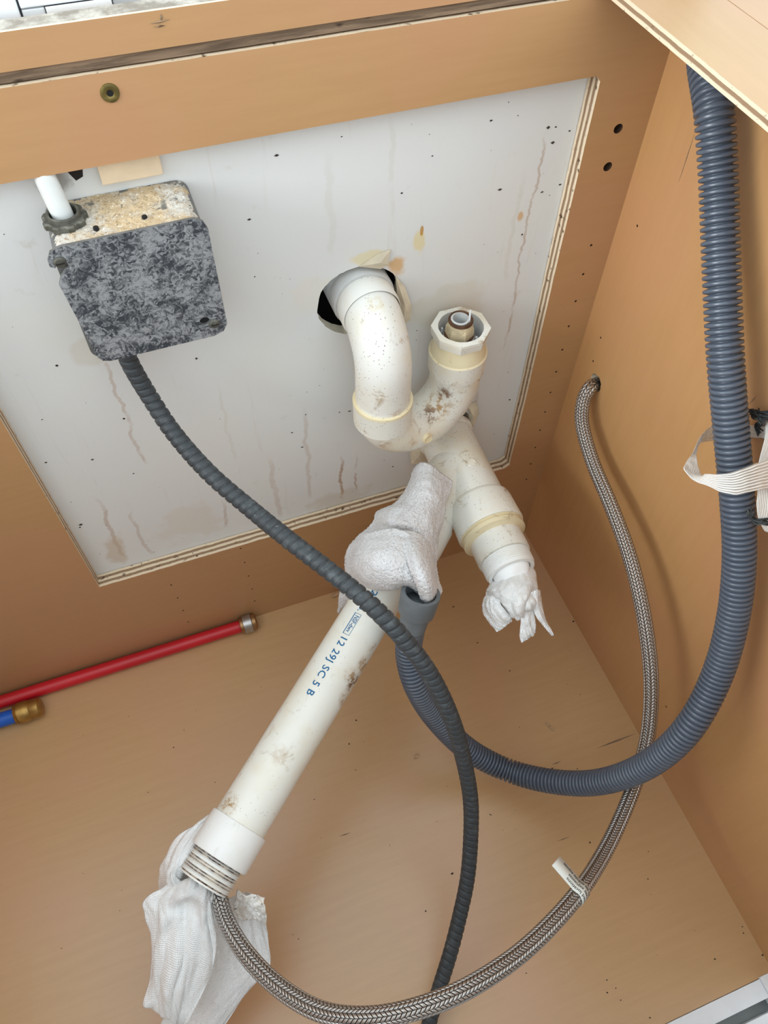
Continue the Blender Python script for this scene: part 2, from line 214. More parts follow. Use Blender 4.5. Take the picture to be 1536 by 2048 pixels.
def drywall():
    t = NT('painted_drywall')
    o = t.obj()
    x, y, z = t.sep(o)
    base = lin((224, 224, 222))
    big = t.noise(o, 9, 3)
    c = t.mix(t.math('MULTIPLY', t.mr(big, 0.4, 0.7), 0.5), base, lin((226, 224, 217)))
    # faint vertical run marks all over
    runs = t.noise(t.mapping(o, (70, 1, 5)), 1.0, 5, 0.65, 0.6)
    c = t.mix(t.math('MULTIPLY', t.mr(runs, 0.60, 0.74), 0.22), c, lin((196, 176, 156)))
    smut = t.noise(o, 45, 6, 0.7)
    c = t.mix(t.math('MULTIPLY', t.mr(smut, 0.62, 0.75), 0.25), c, lin((190, 172, 150)))
    nz = t.noise(o, 34, 4, 0.6)
    # dried drips: thin wandering lines at fixed places
    wob = t.math('MULTIPLY', t.math('SUBTRACT', t.noise(t.mapping(o, (9, 1, 26)), 1.0, 6, 0.6), 0.5), 0.022)
    for (x0, z0, z1, w, k, colr) in DRIPS:
        d = t.math('ABSOLUTE', t.math('SUBTRACT', t.math('SUBTRACT', x, x0), wob))
        line = t.math('SUBTRACT', 1.0, t.mr(d, w * 0.35, w))
        band = t.math('MULTIPLY', t.mr(z, z0, z0 + 0.012), t.math('SUBTRACT', 1.0, t.mr(z, z1 - 0.03, z1)))
        brk = t.mr(nz, 0.30, 0.52)
        c = t.mix(t.math('MULTIPLY', t.math('MULTIPLY', t.math('MULTIPLY', line, band), brk), k), c, lin(colr))
    # blotches of dried glue and water stain
    for (x0, z0, rx, rz, k, colr) in BLOTS:
        dx = t.math('DIVIDE', t.math('SUBTRACT', x, x0), rx)
        dz = t.math('DIVIDE', t.math('SUBTRACT', z, z0), rz)
        d = t.math('SQRT', t.math('ADD', t.math('MULTIPLY', dx, dx), t.math('MULTIPLY', dz, dz)))
        d = t.math('ADD', d, t.math('MULTIPLY', t.math('SUBTRACT', nz, 0.5), 2.0))
        c = t.mix(t.math('MULTIPLY', t.math('SUBTRACT', 1.0, t.mr(d, 0.55, 1.0)), k), c, lin(colr))
    t.bump(t.math('ADD', t.noise(o, 160, 4), t.noise(o, 30, 3)), 0.12, 0.0012)
    return t.fin(c, 0.55, 0, 0.35)

BR = (168, 128, 92); YE = (226, 208, 150); OR = (214, 170, 112); GR = (205, 200, 188)
DRIPS = [(-0.263, 0.178, 0.268, 0.0022, 0.75, BR), (-0.246, 0.19, 0.262, 0.0016, 0.6, BR), (-0.083, 0.36, 0.60, 0.0016, 0.45, BR),
         (-0.096, 0.45, 0.57, 0.003, 0.30, GR), (-0.213, 0.545, 0.64, 0.003, 0.30, GR), (-0.262, 0.52, 0.62, 0.004, 0.25, GR),
         (-0.46, 0.33, 0.50, 0.0022, 0.35, BR), (-0.515, 0.19, 0.31, 0.003, 0.40, BR), (-0.375, 0.30, 0.42, 0.0022, 0.30, GR),
         (-0.30, 0.20, 0.36, 0.003, 0.25, BR), (-0.34, 0.18, 0.30, 0.004, 0.25, BR), (-0.107, 0.19, 0.33, 0.003, 0.25, BR),
         (-0.49, 0.18, 0.29, 0.0025, 0.30, BR), (-0.40, 0.19, 0.25, 0.0025, 0.35, BR), (-0.19, 0.30, 0.40, 0.003, 0.25, GR)]
BLOTS = [(-0.205, 0.498, 0.013, 0.015, 0.85, OR), (-0.228, 0.514, 0.026, 0.009, 0.6, YE), (-0.186, 0.518, 0.006, 0.013, 0.7, YE),
         (-0.184, 0.529, 0.002, 0.006, 0.9, (190, 140, 60)), (-0.092, 0.521, 0.004, 0.007, 0.8, OR), (-0.148, 0.44, 0.045, 0.03, 0.45, (214, 205, 186)),
         (-0.275, 0.485, 0.03, 0.025, 0.35, (228, 219, 200)), (-0.47, 0.483, 0.014, 0.016, 0.35, (206, 196, 172)), (-0.36, 0.51, 0.006, 0.022, 0.35, (206, 196, 172)),
         (-0.27, 0.185, 0.05, 0.02, 0.4, (205, 188, 164)), (-0.52, 0.21, 0.014, 0.035, 0.5, (200, 178, 148)), (-0.44, 0.22, 0.05, 0.04, 0.3, (214, 198, 178)),
         (-0.45, 0.627, 0.012, 0.01, 0.6, (120, 112, 104))]
M['drywall'] = drywall()
M['plaster'] = simple('raw_plaster', (226, 218, 198), 0.8, bump=0.5, scale=120)
M['torn_paper'] = simple('torn_drywall_paper', (222, 208, 182), 0.8, var=0.12, scale=60)
M['cavity_shade'] = simple('painted_cavity_shade', (38, 32, 28), 0.9)  # near-black colour stands in for shade inside hollows
M['drilled_shade'] = simple('drilled_wood_shade', (70, 46, 28), 0.85)  # drilled-wood brown, darkened so the colour carries the shade in holes
M['stud'] = NT('weathered_stud')
def stud():
    t = M['stud']
    o = t.obj()
    g = t.noise(t.mapping(o, (12, 60, 200)), 1.0, 6, 0.65, 1.0)
    c = t.mix(t.mr(g, 0.3, 0.7), lin((92, 76, 62)), lin((150, 126, 104)))
    k = t.noise(t.mapping(o, (30, 30, 90)), 1.0, 3)
    c = t.mix(t.mr(k, 0.62, 0.72), c, lin((58, 46, 38)))
    t.bump(g, 0.4, 0.001)
    return t.fin(c, 0.8, 0, 0.2)
M['stud'] = stud()
M['shim'] = simple('pale_plywood_shim', (228, 206, 176), 0.7, var=0.06, scale=60)
M['tile'] = simple('white_tile', (238, 241, 243), 0.25, var=0.04, scale=30)
M['grout'] = simple('dirty_grout', (128, 130, 142), 0.9)
M['paper_plain'] = simple('white_paper', (245, 245, 243), 0.8, var=0.02)

def pvc(name, base=(232, 230, 223), dirt=0.6, yellow=0.3, speck=0.7, blots=()):
    t = NT(name)
    o = t.obj()
    c = lin(base)
    y = t.noise(o, 22, 4, 0.6)
    c = t.mix(t.math('MULTIPLY', t.mr(y, 0.45, 0.7), yellow), c, lin((226, 208, 168)))
    d = t.noise(o, 55, 6, 0.7, 0.8)
    c = t.mix(t.math('MULTIPLY', t.mr(d, 0.58, 0.72), dirt), c, lin((166, 138, 98)))
    d2 = t.noise(t.mapping(o, loc=(3.1, 1.7, 0.4)), 130, 5, 0.75)
    c = t.mix(t.math('MULTIPLY', t.mr(d2, 0.66, 0.74), dirt), c, lin((112, 82, 54)))
    s = t.voro(o, 330)
    sm = t.noise(o, 38, 2)
    sp = t.math('MULTIPLY', t.math('SUBTRACT', 1.0, t.mr(s, 0.08, 0.17)), t.mr(sm, 0.40 if speck > 0.9 else 0.5, 0.52 if speck > 0.9 else 0.62))
    c = t.mix(t.math('MULTIPLY', sp, speck), c, lin((70, 56, 44)))
    for (p, r, k, colr) in blots:
        vm = t.n('ShaderNodeVectorMath', operation='DISTANCE')
        t.put(vm.inputs[0], o); vm.inputs[1].default_value = p
        soft = t.math('SUBTRACT', 1.0, t.mr(t.math('DIVIDE', vm.outputs['Value'], r), 0.25, 1.0))
        grit = t.math('ADD', t.mr(d2, 0.46, 0.58), 0.18)
        c = t.mix(t.math('MULTIPLY', t.math('MULTIPLY', soft, grit), k), c, lin(colr))
    t.bump(t.noise(o, 200, 3), 0.05, 0.0004)
    return t.fin(c, t.mr(d, 0.4, 0.75, 0.3, 0.6), 0, 0.5)
M['pvc'] = pvc('aged_white_pvc')
M['pvc_clean'] = pvc('white_pvc_pipe', base=(238, 236, 226), dirt=0.45, yellow=0.3, speck=0.45)
M['pvc_adapter'] = pvc('white_pvc_adapter', base=(243, 243, 240), dirt=0.25, yellow=0.15, speck=0.3)
M['pvc_yellow'] = pvc('yellowed_pvc', base=(232, 218, 182), dirt=0.8, yellow=0.8, speck=0.9)
M['pvc_grimy'] = pvc('grimy_pvc', base=(232, 229, 219), dirt=0.9, yellow=0.4, speck=1.0)
SM = (176, 140, 92); DK = (120, 88, 58)
M['pvc_bend'] = pvc('stained_pvc_bend', base=(232, 229, 219), dirt=0.8, yellow=0.45, speck=1.0, blots=(((-0.180, -0.038, 0.368), 0.020, 0.9, SM), ((-0.190, -0.040, 0.362), 0.013, 0.9, DK), ((-0.172, -0.034, 0.380), 0.011, 0.8, DK), ((-0.215, -0.060, 0.345), 0.014, 0.6, SM), ((-0.245, -0.060, 0.355), 0.014, 0.6, SM)))
M['pvc_elbow'] = pvc('stained_pvc_elbow', dirt=0.7, yellow=0.3, speck=1.0, blots=(((-0.236, -0.020, 0.500), 0.016, 0.5, (214, 196, 150)), ((-0.232, -0.062, 0.400), 0.010, 0.4, SM), ((-0.215, -0.050, 0.405), 0.009, 0.5, SM), ((-0.243, 0.004, 0.500), 0.006, 0.9, (196, 150, 90))))
M['pvc_long'] = pvc('stained_long_pipe', base=(238, 236, 226), dirt=0.5, yellow=0.3, speck=0.5, blots=(((-0.305, -0.201, 0.240), 0.010, 0.7, SM), ((-0.318, -0.211, 0.238), 0.012, 0.9, SM), ((-0.332, -0.223, 0.235), 0.014, 1.0, DK), ((-0.334, -0.219, 0.245), 0.010, 0.6, SM), ((-0.345, -0.233, 0.232), 0.012, 0.7, SM), ((-0.470, -0.290, 0.234), 0.014, 0.8, SM), ((-0.416, -0.268, 0.244), 0.012, 0.3, SM)))
M['pvc_grey'] = simple('grey_white_pvc', (212, 212, 210), 0.35, var=0.05)
M['rust_stub'] = simple('rusty_beige_stub', (230, 210, 172), 0.6, var=0.14, scale=120, bump=0.4)
M['rust'] = simple('dark_rust_ring', (96, 64, 40), 0.7, var=0.2, scale=150, bump=0.4)
def thread_dirt():
    t = NT('thread_grime')
    f = t.noise(t.obj(), 130, 5, 0.7)
    c = t.mix(t.mr(f, 0.42, 0.6), lin((196, 180, 160)), lin((70, 46, 34)))
    return t.fin(c, 0.7, 0, 0.3)
M['thread_dirt'] = thread_dirt()

def galv():
    t = NT('galvanised_spangle')
    o = t.obj()
    warp = t.n('ShaderNodeVectorMath', operation='ADD')
    nz = t.n('ShaderNodeTexNoise'); t.put(nz.inputs['Vector'], o); nz.inputs['Scale'].default_value = 120; nz.inputs['Detail'].default_value = 2
    sc = t.n('ShaderNodeVectorMath', operation='SCALE'); t.put(sc.inputs[0], nz.outputs['Color']); sc.inputs['Scale'].default_value = 0.012
    t.put(warp.inputs[0], o); t.put(warp.inputs[1], sc.outputs[0])
    w = warp.outputs[0]
    v1 = t.sep(t.voro(w, 480, out='Color'))[0]
    v2 = t.sep(t.voro(w, 900, out='Color'))[1]
    big = t.noise(o, 55, 3, 0.6)
    f = t.math('ADD', t.math('MULTIPLY', v1, 0.5), t.math('MULTIPLY', v2, 0.25))
    f = t.math('ADD', f, t.math('MULTIPLY', t.mr(big, 0.3, 0.7), 0.4))
    c = t.mix(t.mr(f, 0.25, 0.95), lin((62, 66, 72)), lin((166, 169, 172)))
    return t.fin(c, t.mr(f, 0.2, 0.9, 0.62, 0.45), 0.35, 0.4)
M['galv'] = galv()
M['galv_dull'] = simple('dull_galvanised', (128, 128, 126), 0.6, 0.4, var=0.15, scale=90)
M['zinc_dark'] = simple('dark_zinc_nut', (112, 110, 100), 0.65, 0.4, var=0.25, scale=160, bump=0.6)

def dust():
    t = NT('sawdust')
    o = t.obj()
    a = t.noise(o, 420, 4, 0.7)
    b = t.noise(o, 40, 3)
    c = t.mix(t.mr(b, 0.42, 0.6), lin((214, 190, 154)), lin((216, 210, 200)))
    c = t.mix(t.mr(a, 0.5, 0.7), c, lin((168, 140, 104)))
    c2 = t.noise(t.mapping(o, loc=(2, 5, 1)), 520, 3)
    c = t.mix(t.mr(c2, 0.6, 0.7), c, lin((248, 244, 234)))
    g = t.noise(t.mapping(o, loc=(5, 1, 3)), 60, 4)
    c = t.mix(t.mr(g, 0.6, 0.68), c, lin((130, 126, 118)))
    t.bump(a, 1.0, 0.002)
    return t.fin(c, 0.9, 0, 0.1)
M['dust'] = dust()
M['cable'] = simple('white_cable_sheath', (212, 212, 208), 0.5, var=0.05)

def rubber(name, base, hi, rough=0.5):
    t = NT(name)
    o = t.obj()
    a = t.noise(o, 90, 5, 0.7)
    b = t.noise(o, 400, 3)
    c = t.mix(t.math('MULTIPLY', t.mr(a, 0.52, 0.72), 0.7), lin(base), lin(hi))
    c = t.mix(t.math('MULTIPLY', t.mr(b, 0.66, 0.74), 0.5), c, lin((150, 150, 146)))
    t.bump(b, 0.25, 0.0005)
    return t.fin(c, rough, 0, 0.4)
M['conduit'] = rubber('dark_grey_conduit', (60, 64, 67), (92, 98, 100))
def hose_mat():
    t = NT('blue_grey_hose')
    o = t.obj()
    a = t.noise(o, 25, 3)
    return t.fin(t.mix(a, lin((76, 84, 97)), lin((90, 98, 110))), 0.30, 0, 0.6)
M['hose'] = hose_mat()
M['hose_cuff'] = simple('grey_rubber_cuff', (112, 118, 122), 0.55, var=0.08, scale=60)

def braid():
    t = NT('braided_steel')
    u, v, _ = t.sep(t.uv())
    U = t.math('MULTIPLY', u, 14.0)
    V = t.math('MULTIPLY', v, 1.0 / 0.0034)
    fl = t.math('FLOOR', U)
    f = t.math('SUBTRACT', U, fl)
    par = t.math('SUBTRACT', t.math('MULTIPLY', t.math('MODULO', fl, 2.0), 2.0), 1.0)
    ph = t.math('FRACT', t.math('ADD', V, t.math('MULTIPLY', t.math('MULTIPLY', f, par), 0.75)))
    wire = t.math('SINE', t.math('MULTIPLY', ph, math.pi))
    fine = t.math('ABSOLUTE', t.math('SINE', t.math('MULTIPLY', ph, math.pi * 3)))
    col = t.math('SINE', t.math('MULTIPLY', f, math.pi))
    h = t.math('MULTIPLY', t.math('POWER', wire, 0.6), t.math('POWER', col, 0.35))
    h = t.math('ADD', h, t.math('MULTIPLY', fine, 0.18))
    c = t.mix(t.mr(h, 0.2, 0.75), lin((26, 24, 22)), lin((206, 203, 199)))
    t.bump(h, 1.0, 0.0013)
    return t.fin(c, 0.24, 0.9, 0.5)
M['braid'] = braid()

def terry():
    t = NT('terry_cloth')
    o = t.obj()
    a = t.noise(o, 800, 3, 0.6)
    k = t.voro(o, 640)
    c = t.mix(t.mr(t.noise(o, 30, 3), 0.4, 0.7), lin((232, 231, 232)), lin((222, 219, 217)))
    c = t.mix(t.math('MULTIPLY', t.mr(k, 0.45, 0.85), 0.40), c, lin((172, 168, 168)))
    t.bump(t.math('SUBTRACT', a, k), 0.7, 0.0009)
    return t.fin(c, 0.95, 0, 0.1)
M['terry'] = terry()
def towel():
    t = NT('embossed_paper_towel')
    u, v, _ = t.sep(t.uv())
    a = t.math('SINE', t.math('MULTIPLY', t.math('ADD', u, v), 2 * math.pi / 0.0030))
    b = t.math('SINE', t.math('MULTIPLY', t.math('SUBTRACT', u, v), 2 * math.pi / 0.0030))
    h = t.math('MULTIPLY', a, b)
    n = t.noise(t.obj(), 500, 3)
    t.bump(t.math('ADD', h, t.math('MULTIPLY', n, 0.5)), 0.8, 0.00034)
    m = t.fin(lin((252, 252, 251)), 0.9, 0, 0.1)
    return m
M['towel'] = towel()
def stained():
    t = NT('stained_towel')
    o = t.obj()
    f = t.noise(o, 190, 5, 0.7)
    g = t.noise(o, 60, 3)
    c = t.mix(t.math('MULTIPLY', t.mr(g, 0.4, 0.7), 0.6), lin((244, 242, 238)), lin((222, 212, 196)))
    c = t.mix(t.mr(f, 0.60, 0.68), c, lin((92, 66, 50)))
    t.bump(f, 0.4, 0.0008)
    return t.fin(c, 0.9, 0, 0.1)
M['towel_stain'] = stained()
M['red_pex'] = simple('red_pex', (200, 28, 40), 0.38, var=0.06, scale=15)
M['blue_pex'] = simple('blue_pex', (22, 92, 190), 0.38, var=0.06, scale=15)
M['brass'] = simple('brass', (190, 150, 84), 0.38, 0.85, var=0.18, scale=70)
M['brass_dull'] = simple('old_brass', (146, 128, 74), 0.5, 0.7, var=0.25, scale=120)
M['steel'] = simple('steel_ring', (190, 186, 182), 0.35, 0.9, var=0.1, scale=60)
M['bronze'] = simple('bronze', (176, 134, 92), 0.4, 0.85, var=0.15, scale=60)
M['white_metal'] = simple('white_painted_frame', (240, 243, 246), 0.4, var=0.02)
M['shade_door_paint'] = simple('light_grey_shade_door_paint', (206, 208, 210), 0.45, var=0.02)
M['grey_metal'] = simple('grey_track', (120, 126, 124), 0.5, 0.2)
M['black'] = simple('black_shadow_gap', (20, 18, 18), 0.8)  # black stands in for shade in holes, slots and bores
M['ink'] = simple('blue_ink', (18, 108, 160), 0.6, var=0.1, scale=400)
M['ink_dark'] = simple('black_ink', (48, 48, 46), 0.7, var=0.1, scale=600)
M['label'] = simple('label_film', (232, 234, 226), 0.5, var=0.03)
M['droppings'] = simple('dark_crumb', (48, 34, 24), 0.8)
M['woodchip'] = simple('wood_chip', (206, 170, 134), 0.8, var=0.15, scale=200)
M['fray'] = rubber('dark_frayed_fibre', (46, 50, 52), (92, 96, 94), 0.8)
M['room_floor'] = simple('kitchen_floor', (170, 160, 148), 0.5)

def tape():
    t = NT('reinforced_clear_tape')
    u, v, _ = t.sep(t.uv())
    s = t.math('SINE', t.math('MULTIPLY', u, 2 * math.pi * 9))
    w = t.noise(t.comb(t.math('MULTIPLY', u, 9.0), t.math('MULTIPLY', v, 60.0), 0.0), 1.0, 3)
    fib = t.mr(t.math('ADD', s, t.math('MULTIPLY', w, 0.8)), 0.1, 0.7)
    c = t.mix(fib, lin((214, 206, 192)), lin((250, 250, 248)))
    t.bump(s, 0.4, 0.0006)
    m = t.fin(c, 0.22, 0, 0.6)
    t.put(t.b.inputs['Alpha'], t.math('ADD', t.math('MULTIPLY', fib, 0.5), 0.42))
    return m
M['tape'] = tape()

# ------------------------------------------------------------------ mesh helpers
def mesh_obj(name, verts, faces, mat, parent=None, smooth=True, uvs=None, mats=None, midx=None):
    me = bpy.data.meshes.new(name)
    me.from_pydata([tuple(v) for v in verts], [], faces)
    if uvs:
        ul = me.uv_layers.new(name='UVMap')
        for p in me.polygons:
            for li, vi in zip(p.loop_indices, p.vertices):
                ul.data[li].uv = uvs[vi] if not isinstance(uvs, dict) else uvs[(p.index, vi)]
    for m in (mats or [mat]):
        me.materials.append(m)
    if midx:
        me.polygons.foreach_set('material_index', midx)
    me.polygons.foreach_set('use_smooth', [smooth] * len(me.polygons))
    me.update()
    o = bpy.data.objects.new(name, me)
    COL.objects.link(o)
    if parent is not None:
        attach(o, parent)
    return o

def world_of(q):
    m = Matrix.Translation(q.location)
    if q.parent is not None:
        m = world_of(q.parent) @ q.matrix_parent_inverse @ m
    return m
def attach(o, parent):
    """parent a mesh built in world coordinates without moving it"""
    o.parent = parent
    o.matrix_parent_inverse = world_of(parent).inverted()

def thing(name, label, cat, loc, group=None):
    o = bpy.data.objects.new(name, None)
    o.empty_display_size = 0.02
    COL.objects.link(o)
    o.location = loc
    return tag(o, label, cat, group)
def tag(o, label, cat, group=None):
    o['label'] = label
    o['category'] = cat
    if group:
        o['group'] = group
    return o
def struct(o, label=None):
    o['kind'] = 'structure'
    if label:
        o['label'] = label
    return o

def box(name, lo, hi, mat, parent=None, bevel=0.0, smooth=False):
    bm = bmesh.new()
    bmesh.ops.create_cube(bm, size=1.0)
    for v in bm.verts:
        v.co = Vector([(lo[i] + hi[i]) / 2 + v.co[i] * (hi[i] - lo[i]) for i in range(3)])
    if bevel:
        bmesh.ops.bevel(bm, geom=bm.edges[:], offset=bevel, segments=2, affect='EDGES', profile=0.6)
    me = bpy.data.meshes.new(name)
    bm.to_mesh(me); bm.free()
    me.materials.append(mat)
    me.polygons.foreach_set('use_smooth', [smooth] * len(me.polygons))
    o = bpy.data.objects.new(name, me)
    COL.objects.link(o)
    if parent is not None:
        attach(o, parent)
    return o

def ring(cx, cy, r, n=24, wob=0.0, seed=0, rx=1.0, ry=1.0):
    pts = []
    for i in range(n):
        a = 2 * math.pi * i / n
        k = r * (1 + wob * (noise.noise((math.cos(a) * 2 + seed, math.sin(a) * 2, seed * 1.7)) + 0.6 * noise.noise((math.cos(a) * 9 + seed, math.sin(a) * 9, 5.0))))
        pts.append((cx + rx * k * math.cos(a), cy + ry * k * math.sin(a)))
    return pts

def panel(name, loops, place, t0, t1, mat, edge=None, parent=None, bevel=0.0):
    """flat board with holes: loops[0] is the outline; place(a, b, t) -> world"""
    cu = bpy.data.curves.new(name, 'CURVE')
    cu.dimensions = '2D'
    cu.fill_mode = 'BOTH'
    cu.extrude = abs(t1 - t0) / 2
    for L in loops:
        sp = cu.splines.new('POLY')
        sp.points.add(len(L) - 1)
        for p, (a, b) in zip(sp.points, L):
            p.co = (a, b, 0, 1)
        sp.use_cyclic_u = True
    tmp = bpy.data.objects.new(name, cu)
    COL.objects.link(tmp)
    bpy.context.view_layer.update()
    me = bpy.data.meshes.new_from_object(tmp.evaluated_get(bpy.context.evaluated_depsgraph_get()))
    bpy.data.objects.remove(tmp)
    me.name = name
    mid = (t0 + t1) / 2
    flat = [abs(p.normal.z) > 0.5 for p in me.polygons]
    for v in me.vertices:
        v.co = Vector(place(v.co.x, v.co.y, mid + v.co.z))
    me.materials.clear()
    me.materials.append(mat)
    me.materials.append(edge or mat)
    me.polygons.foreach_set('material_index', [0 if f else 1 for f in flat])
    me.polygons.foreach_set('use_smooth', [False] * len(me.polygons))
    me.update()
    o = bpy.data.objects.new(name, me)
    COL.objects.link(o)
    if parent is not None:
        attach(o, parent)
    return o
PXZ = lambda a, b, t: (a, t, b)
PYZ = lambda a, b, t: (t, a, b)
PXY = lambda a, b, t: (a, b, t)

def catmull(pts, step):
    P = [Vector(p) for p in pts]
    P = [P[0] * 2 - P[1]] + P + [P[-1] * 2 - P[-2]]
    dense = []
    for i in range(1, len(P) - 2):
        p0, p1, p2, p3 = P[i - 1:i + 3]
        n = 40
        for k in range(n):
            t = k / n
            dense.append(0.5 * ((2 * p1) + (p2 - p0) * t + (2 * p0 - 5 * p1 + 4 * p2 - p3) * t * t + (3 * p1 - p0 - 3 * p2 + p3) * t ** 3))
    dense.append(P[-2])
    for _ in range(60):                      # relax the polyline a little
        dense = [dense[0]] + [(dense[i - 1] + dense[i] * 2 + dense[i + 1]) / 4 for i in range(1, len(dense) - 1)] + [dense[-1]]
    cum = [0.0]
    for a, b in zip(dense, dense[1:]):
        cum.append(cum[-1] + (b - a).length)
    n = max(2, int(cum[-1] / step))
    out, j = [], 0
    for k in range(n + 1):
        s = cum[-1] * k / n
        while j < len(cum) - 2 and cum[j + 1] < s:
            j += 1
        f = (s - cum[j]) / max(1e-9, cum[j + 1] - cum[j])
        out.append(dense[j].lerp(dense[j + 1], min(1, f)))
    return out, cum[-1]

def frames(path, up=(0, 0, 1)):
    T = []
    for i in range(len(path)):
        a, b = path[max(0, i - 1)], path[min(len(path) - 1, i + 1)]
        T.append((b - a).normalized())
    n = Vector(up).cross(T[0])
    if n.length < 1e-4:
        n = Vector((1, 0, 0)).cross(T[0])
    n.normalize()
    out = []
    for t in T:
        n = (n - t * n.dot(t)).normalized()
        out.append((t, n, t.cross(n)))
    return out

def tube(name, path, rad, segs, mat, parent=None, cap=True, step_len=None):
    """sweep; rad(s, angle) -> radius; writes UV (angle, length)"""
    F = frames(path)
    verts, faces, uv = [], [], {}
    s = 0.0
    S_ = []
    for i, (p, (t, n, b)) in enumerate(zip(path, F)):
        if i:
            s += (path[i] - path[i - 1]).length
        S_.append(s)
        for k in range(segs):
            a = 2 * math.pi * k / segs
            r = rad(s, a)
            verts.append(p + (n * math.cos(a) + b * math.sin(a)) * r)
    for i in range(len(path) - 1):
        for k in range(segs):
            k2 = (k + 1) % segs
            f = (i * segs + k, i * segs + k2, (i + 1) * segs + k2, (i + 1) * segs + k)
            fi = len(faces)
            faces.append(f)
            u0, u1 = k / segs, (k + 1) / segs
            uv[(fi, f[0])] = (u0, S_[i]); uv[(fi, f[1])] = (u1, S_[i])
            uv[(fi, f[2])] = (u1, S_[i + 1]); uv[(fi, f[3])] = (u0, S_[i + 1])
    if cap:
        for f in (tuple(range(segs))[::-1], tuple((len(path) - 1) * segs + k for k in range(segs))):
            fi = len(faces)
            faces.append(f)
            for v in f:
                uv[(fi, v)] = (0, 0)
    return mesh_obj(name, verts, faces, mat, parent, True, uv)

def lathe(name, origin, axis, prof, mat, parent=None, segs=48, sides=None, smooth=True, mats=None, sel=None, ref=None):
    """profile [(t, r)] turned round an axis; sides=n makes an n-gon section"""
    o, d = Vector(origin), Vector(axis).normalized()
    n = Vector(ref) if ref else (Vector((0, 0, 1)) if abs(d.z) < 0.9 else Vector((1, 0, 0)))
    n = (n - d * n.dot(d)).normalized()
    b = d.cross(n)
    N = sides or segs
    verts, faces, mi = [], [], []
    for (t, r) in prof:
        for k in range(N):
            a = 2 * math.pi * (k + 0.5 * bool(sides)) / N
            verts.append(o + d * t + (n * math.cos(a) + b * math.sin(a)) * r)
    for i in range(len(prof) - 1):
        for k in range(N):
            k2 = (k + 1) % N
            faces.append((i * N + k, i * N + k2, (i + 1) * N + k2, (i + 1) * N + k))
            mi.append(sel(i) if sel else 0)
    ob = mesh_obj(name, verts, faces, mat, parent, smooth, None, mats, mi)
    if smooth:
        sharp(ob)
    return ob

def sharp(ob, ang=35):
    me = ob.data
    bm = bmesh.new(); bm.from_mesh(me)
    for e in bm.edges:
        if len(e.link_faces) == 2 and e.calc_face_angle(0) > math.radians(ang):
            e.smooth = False
    bm.to_mesh(me); bm.free()

def crm(p, t):
    p0, p1, p2, p3 = p
    return 0.5 * ((2 * p1) + (p2 - p0) * t + (2 * p0 - 5 * p1 + 4 * p2 - p3) * t * t + (3 * p1 - p0 - 3 * p2 + p3) * t ** 3)
def row_eval(row, u):
    n = len(row) - 1
    x = min(u * n, n - 1e-6); i = int(x); t = x - i
    g = lambda k: row[k] if 0 <= k <= n else (row[0] * 2 - row[1] if k < 0 else row[n] * 2 - row[n - 1])
    return crm((g(i - 1), g(i), g(i + 1), g(i + 2)), t)
def sheet(name, net, nu, nv, mat, parent=None, thick=0.0012, amp=0.0015, freq=60, fine=0.0, seed=0, edge_wob=0.0, crease=0.0):
    rows = [[Vector(p) for p in r] for r in net]
    grid, verts = [], []
    for j in range(nv + 1):
        v = j / nv
        for i in range(nu + 1):
            u = i / nu
            uu, vv = u, v
            if edge_wob:
                uu = min(1, max(0, u))
            cols = [row_eval(r, uu) for r in rows]
            verts.append(row_eval(cols, vv))
    W = nu + 1
    nor = []
    for j in range(nv + 1):
        for i in range(W):
            a = verts[j * W + min(nu, i + 1)] - verts[j * W + max(0, i - 1)]
            b = verts[min(nv, j + 1) * W + i] - verts[max(0, j - 1) * W + i]
            n = a.cross(b)
            nor.append(n.normalized() if n.length > 1e-12 else Vector((0, 0, 1)))
    out = []
    for p, n in zip(verts, nor):
        q = p * freq + Vector((seed * 3.3, seed * 1.1, 0))
        k_ = len(out)
        fu, fv = (k_ % W) / nu, (k_ // W) / nv
        h = amp * (noise.noise(q) + (crease * (0.5 - abs(noise.noise(Vector((fu * 5.0 + 0.9 * math.sin(fv * 4 + seed), fv * 1.6 + seed * 5.1, seed)))) * 2.4 + 0.35 * (0.5 - abs(noise.noise(Vector((fu * 9 - fv * 3, fv * 7, seed + 9.0)))) * 2.2)) if crease else 0.5 * noise.noise(q * 2.3))) + fine * (noise.noise(p * 430) + 0.7 * noise.noise(p * 800))
        out.append(p + n * h)
    faces, uv = [], []
    su = sum((verts[(nv // 2) * W + i + 1] - verts[(nv // 2) * W + i]).length for i in range(nu))
    sv = sum((verts[(j + 1) * W + nu // 2] - verts[j * W + nu // 2]).length for j in range(nv))
    for j in range(nv + 1):
        for i in range(W):
            uv.append((su * i / nu, sv * j / nv))
    for j in range(nv):
        for i in range(nu):
            faces.append((j * W + i, j * W + i + 1, (j + 1) * W + i + 1, (j + 1) * W + i))
    ob = mesh_obj(name, out, faces, mat, parent, True, uv)
    if thick:
        m = ob.modifiers.new('thickness', 'SOLIDIFY')
        m.thickness = thick
        m.offset = 0
    return ob

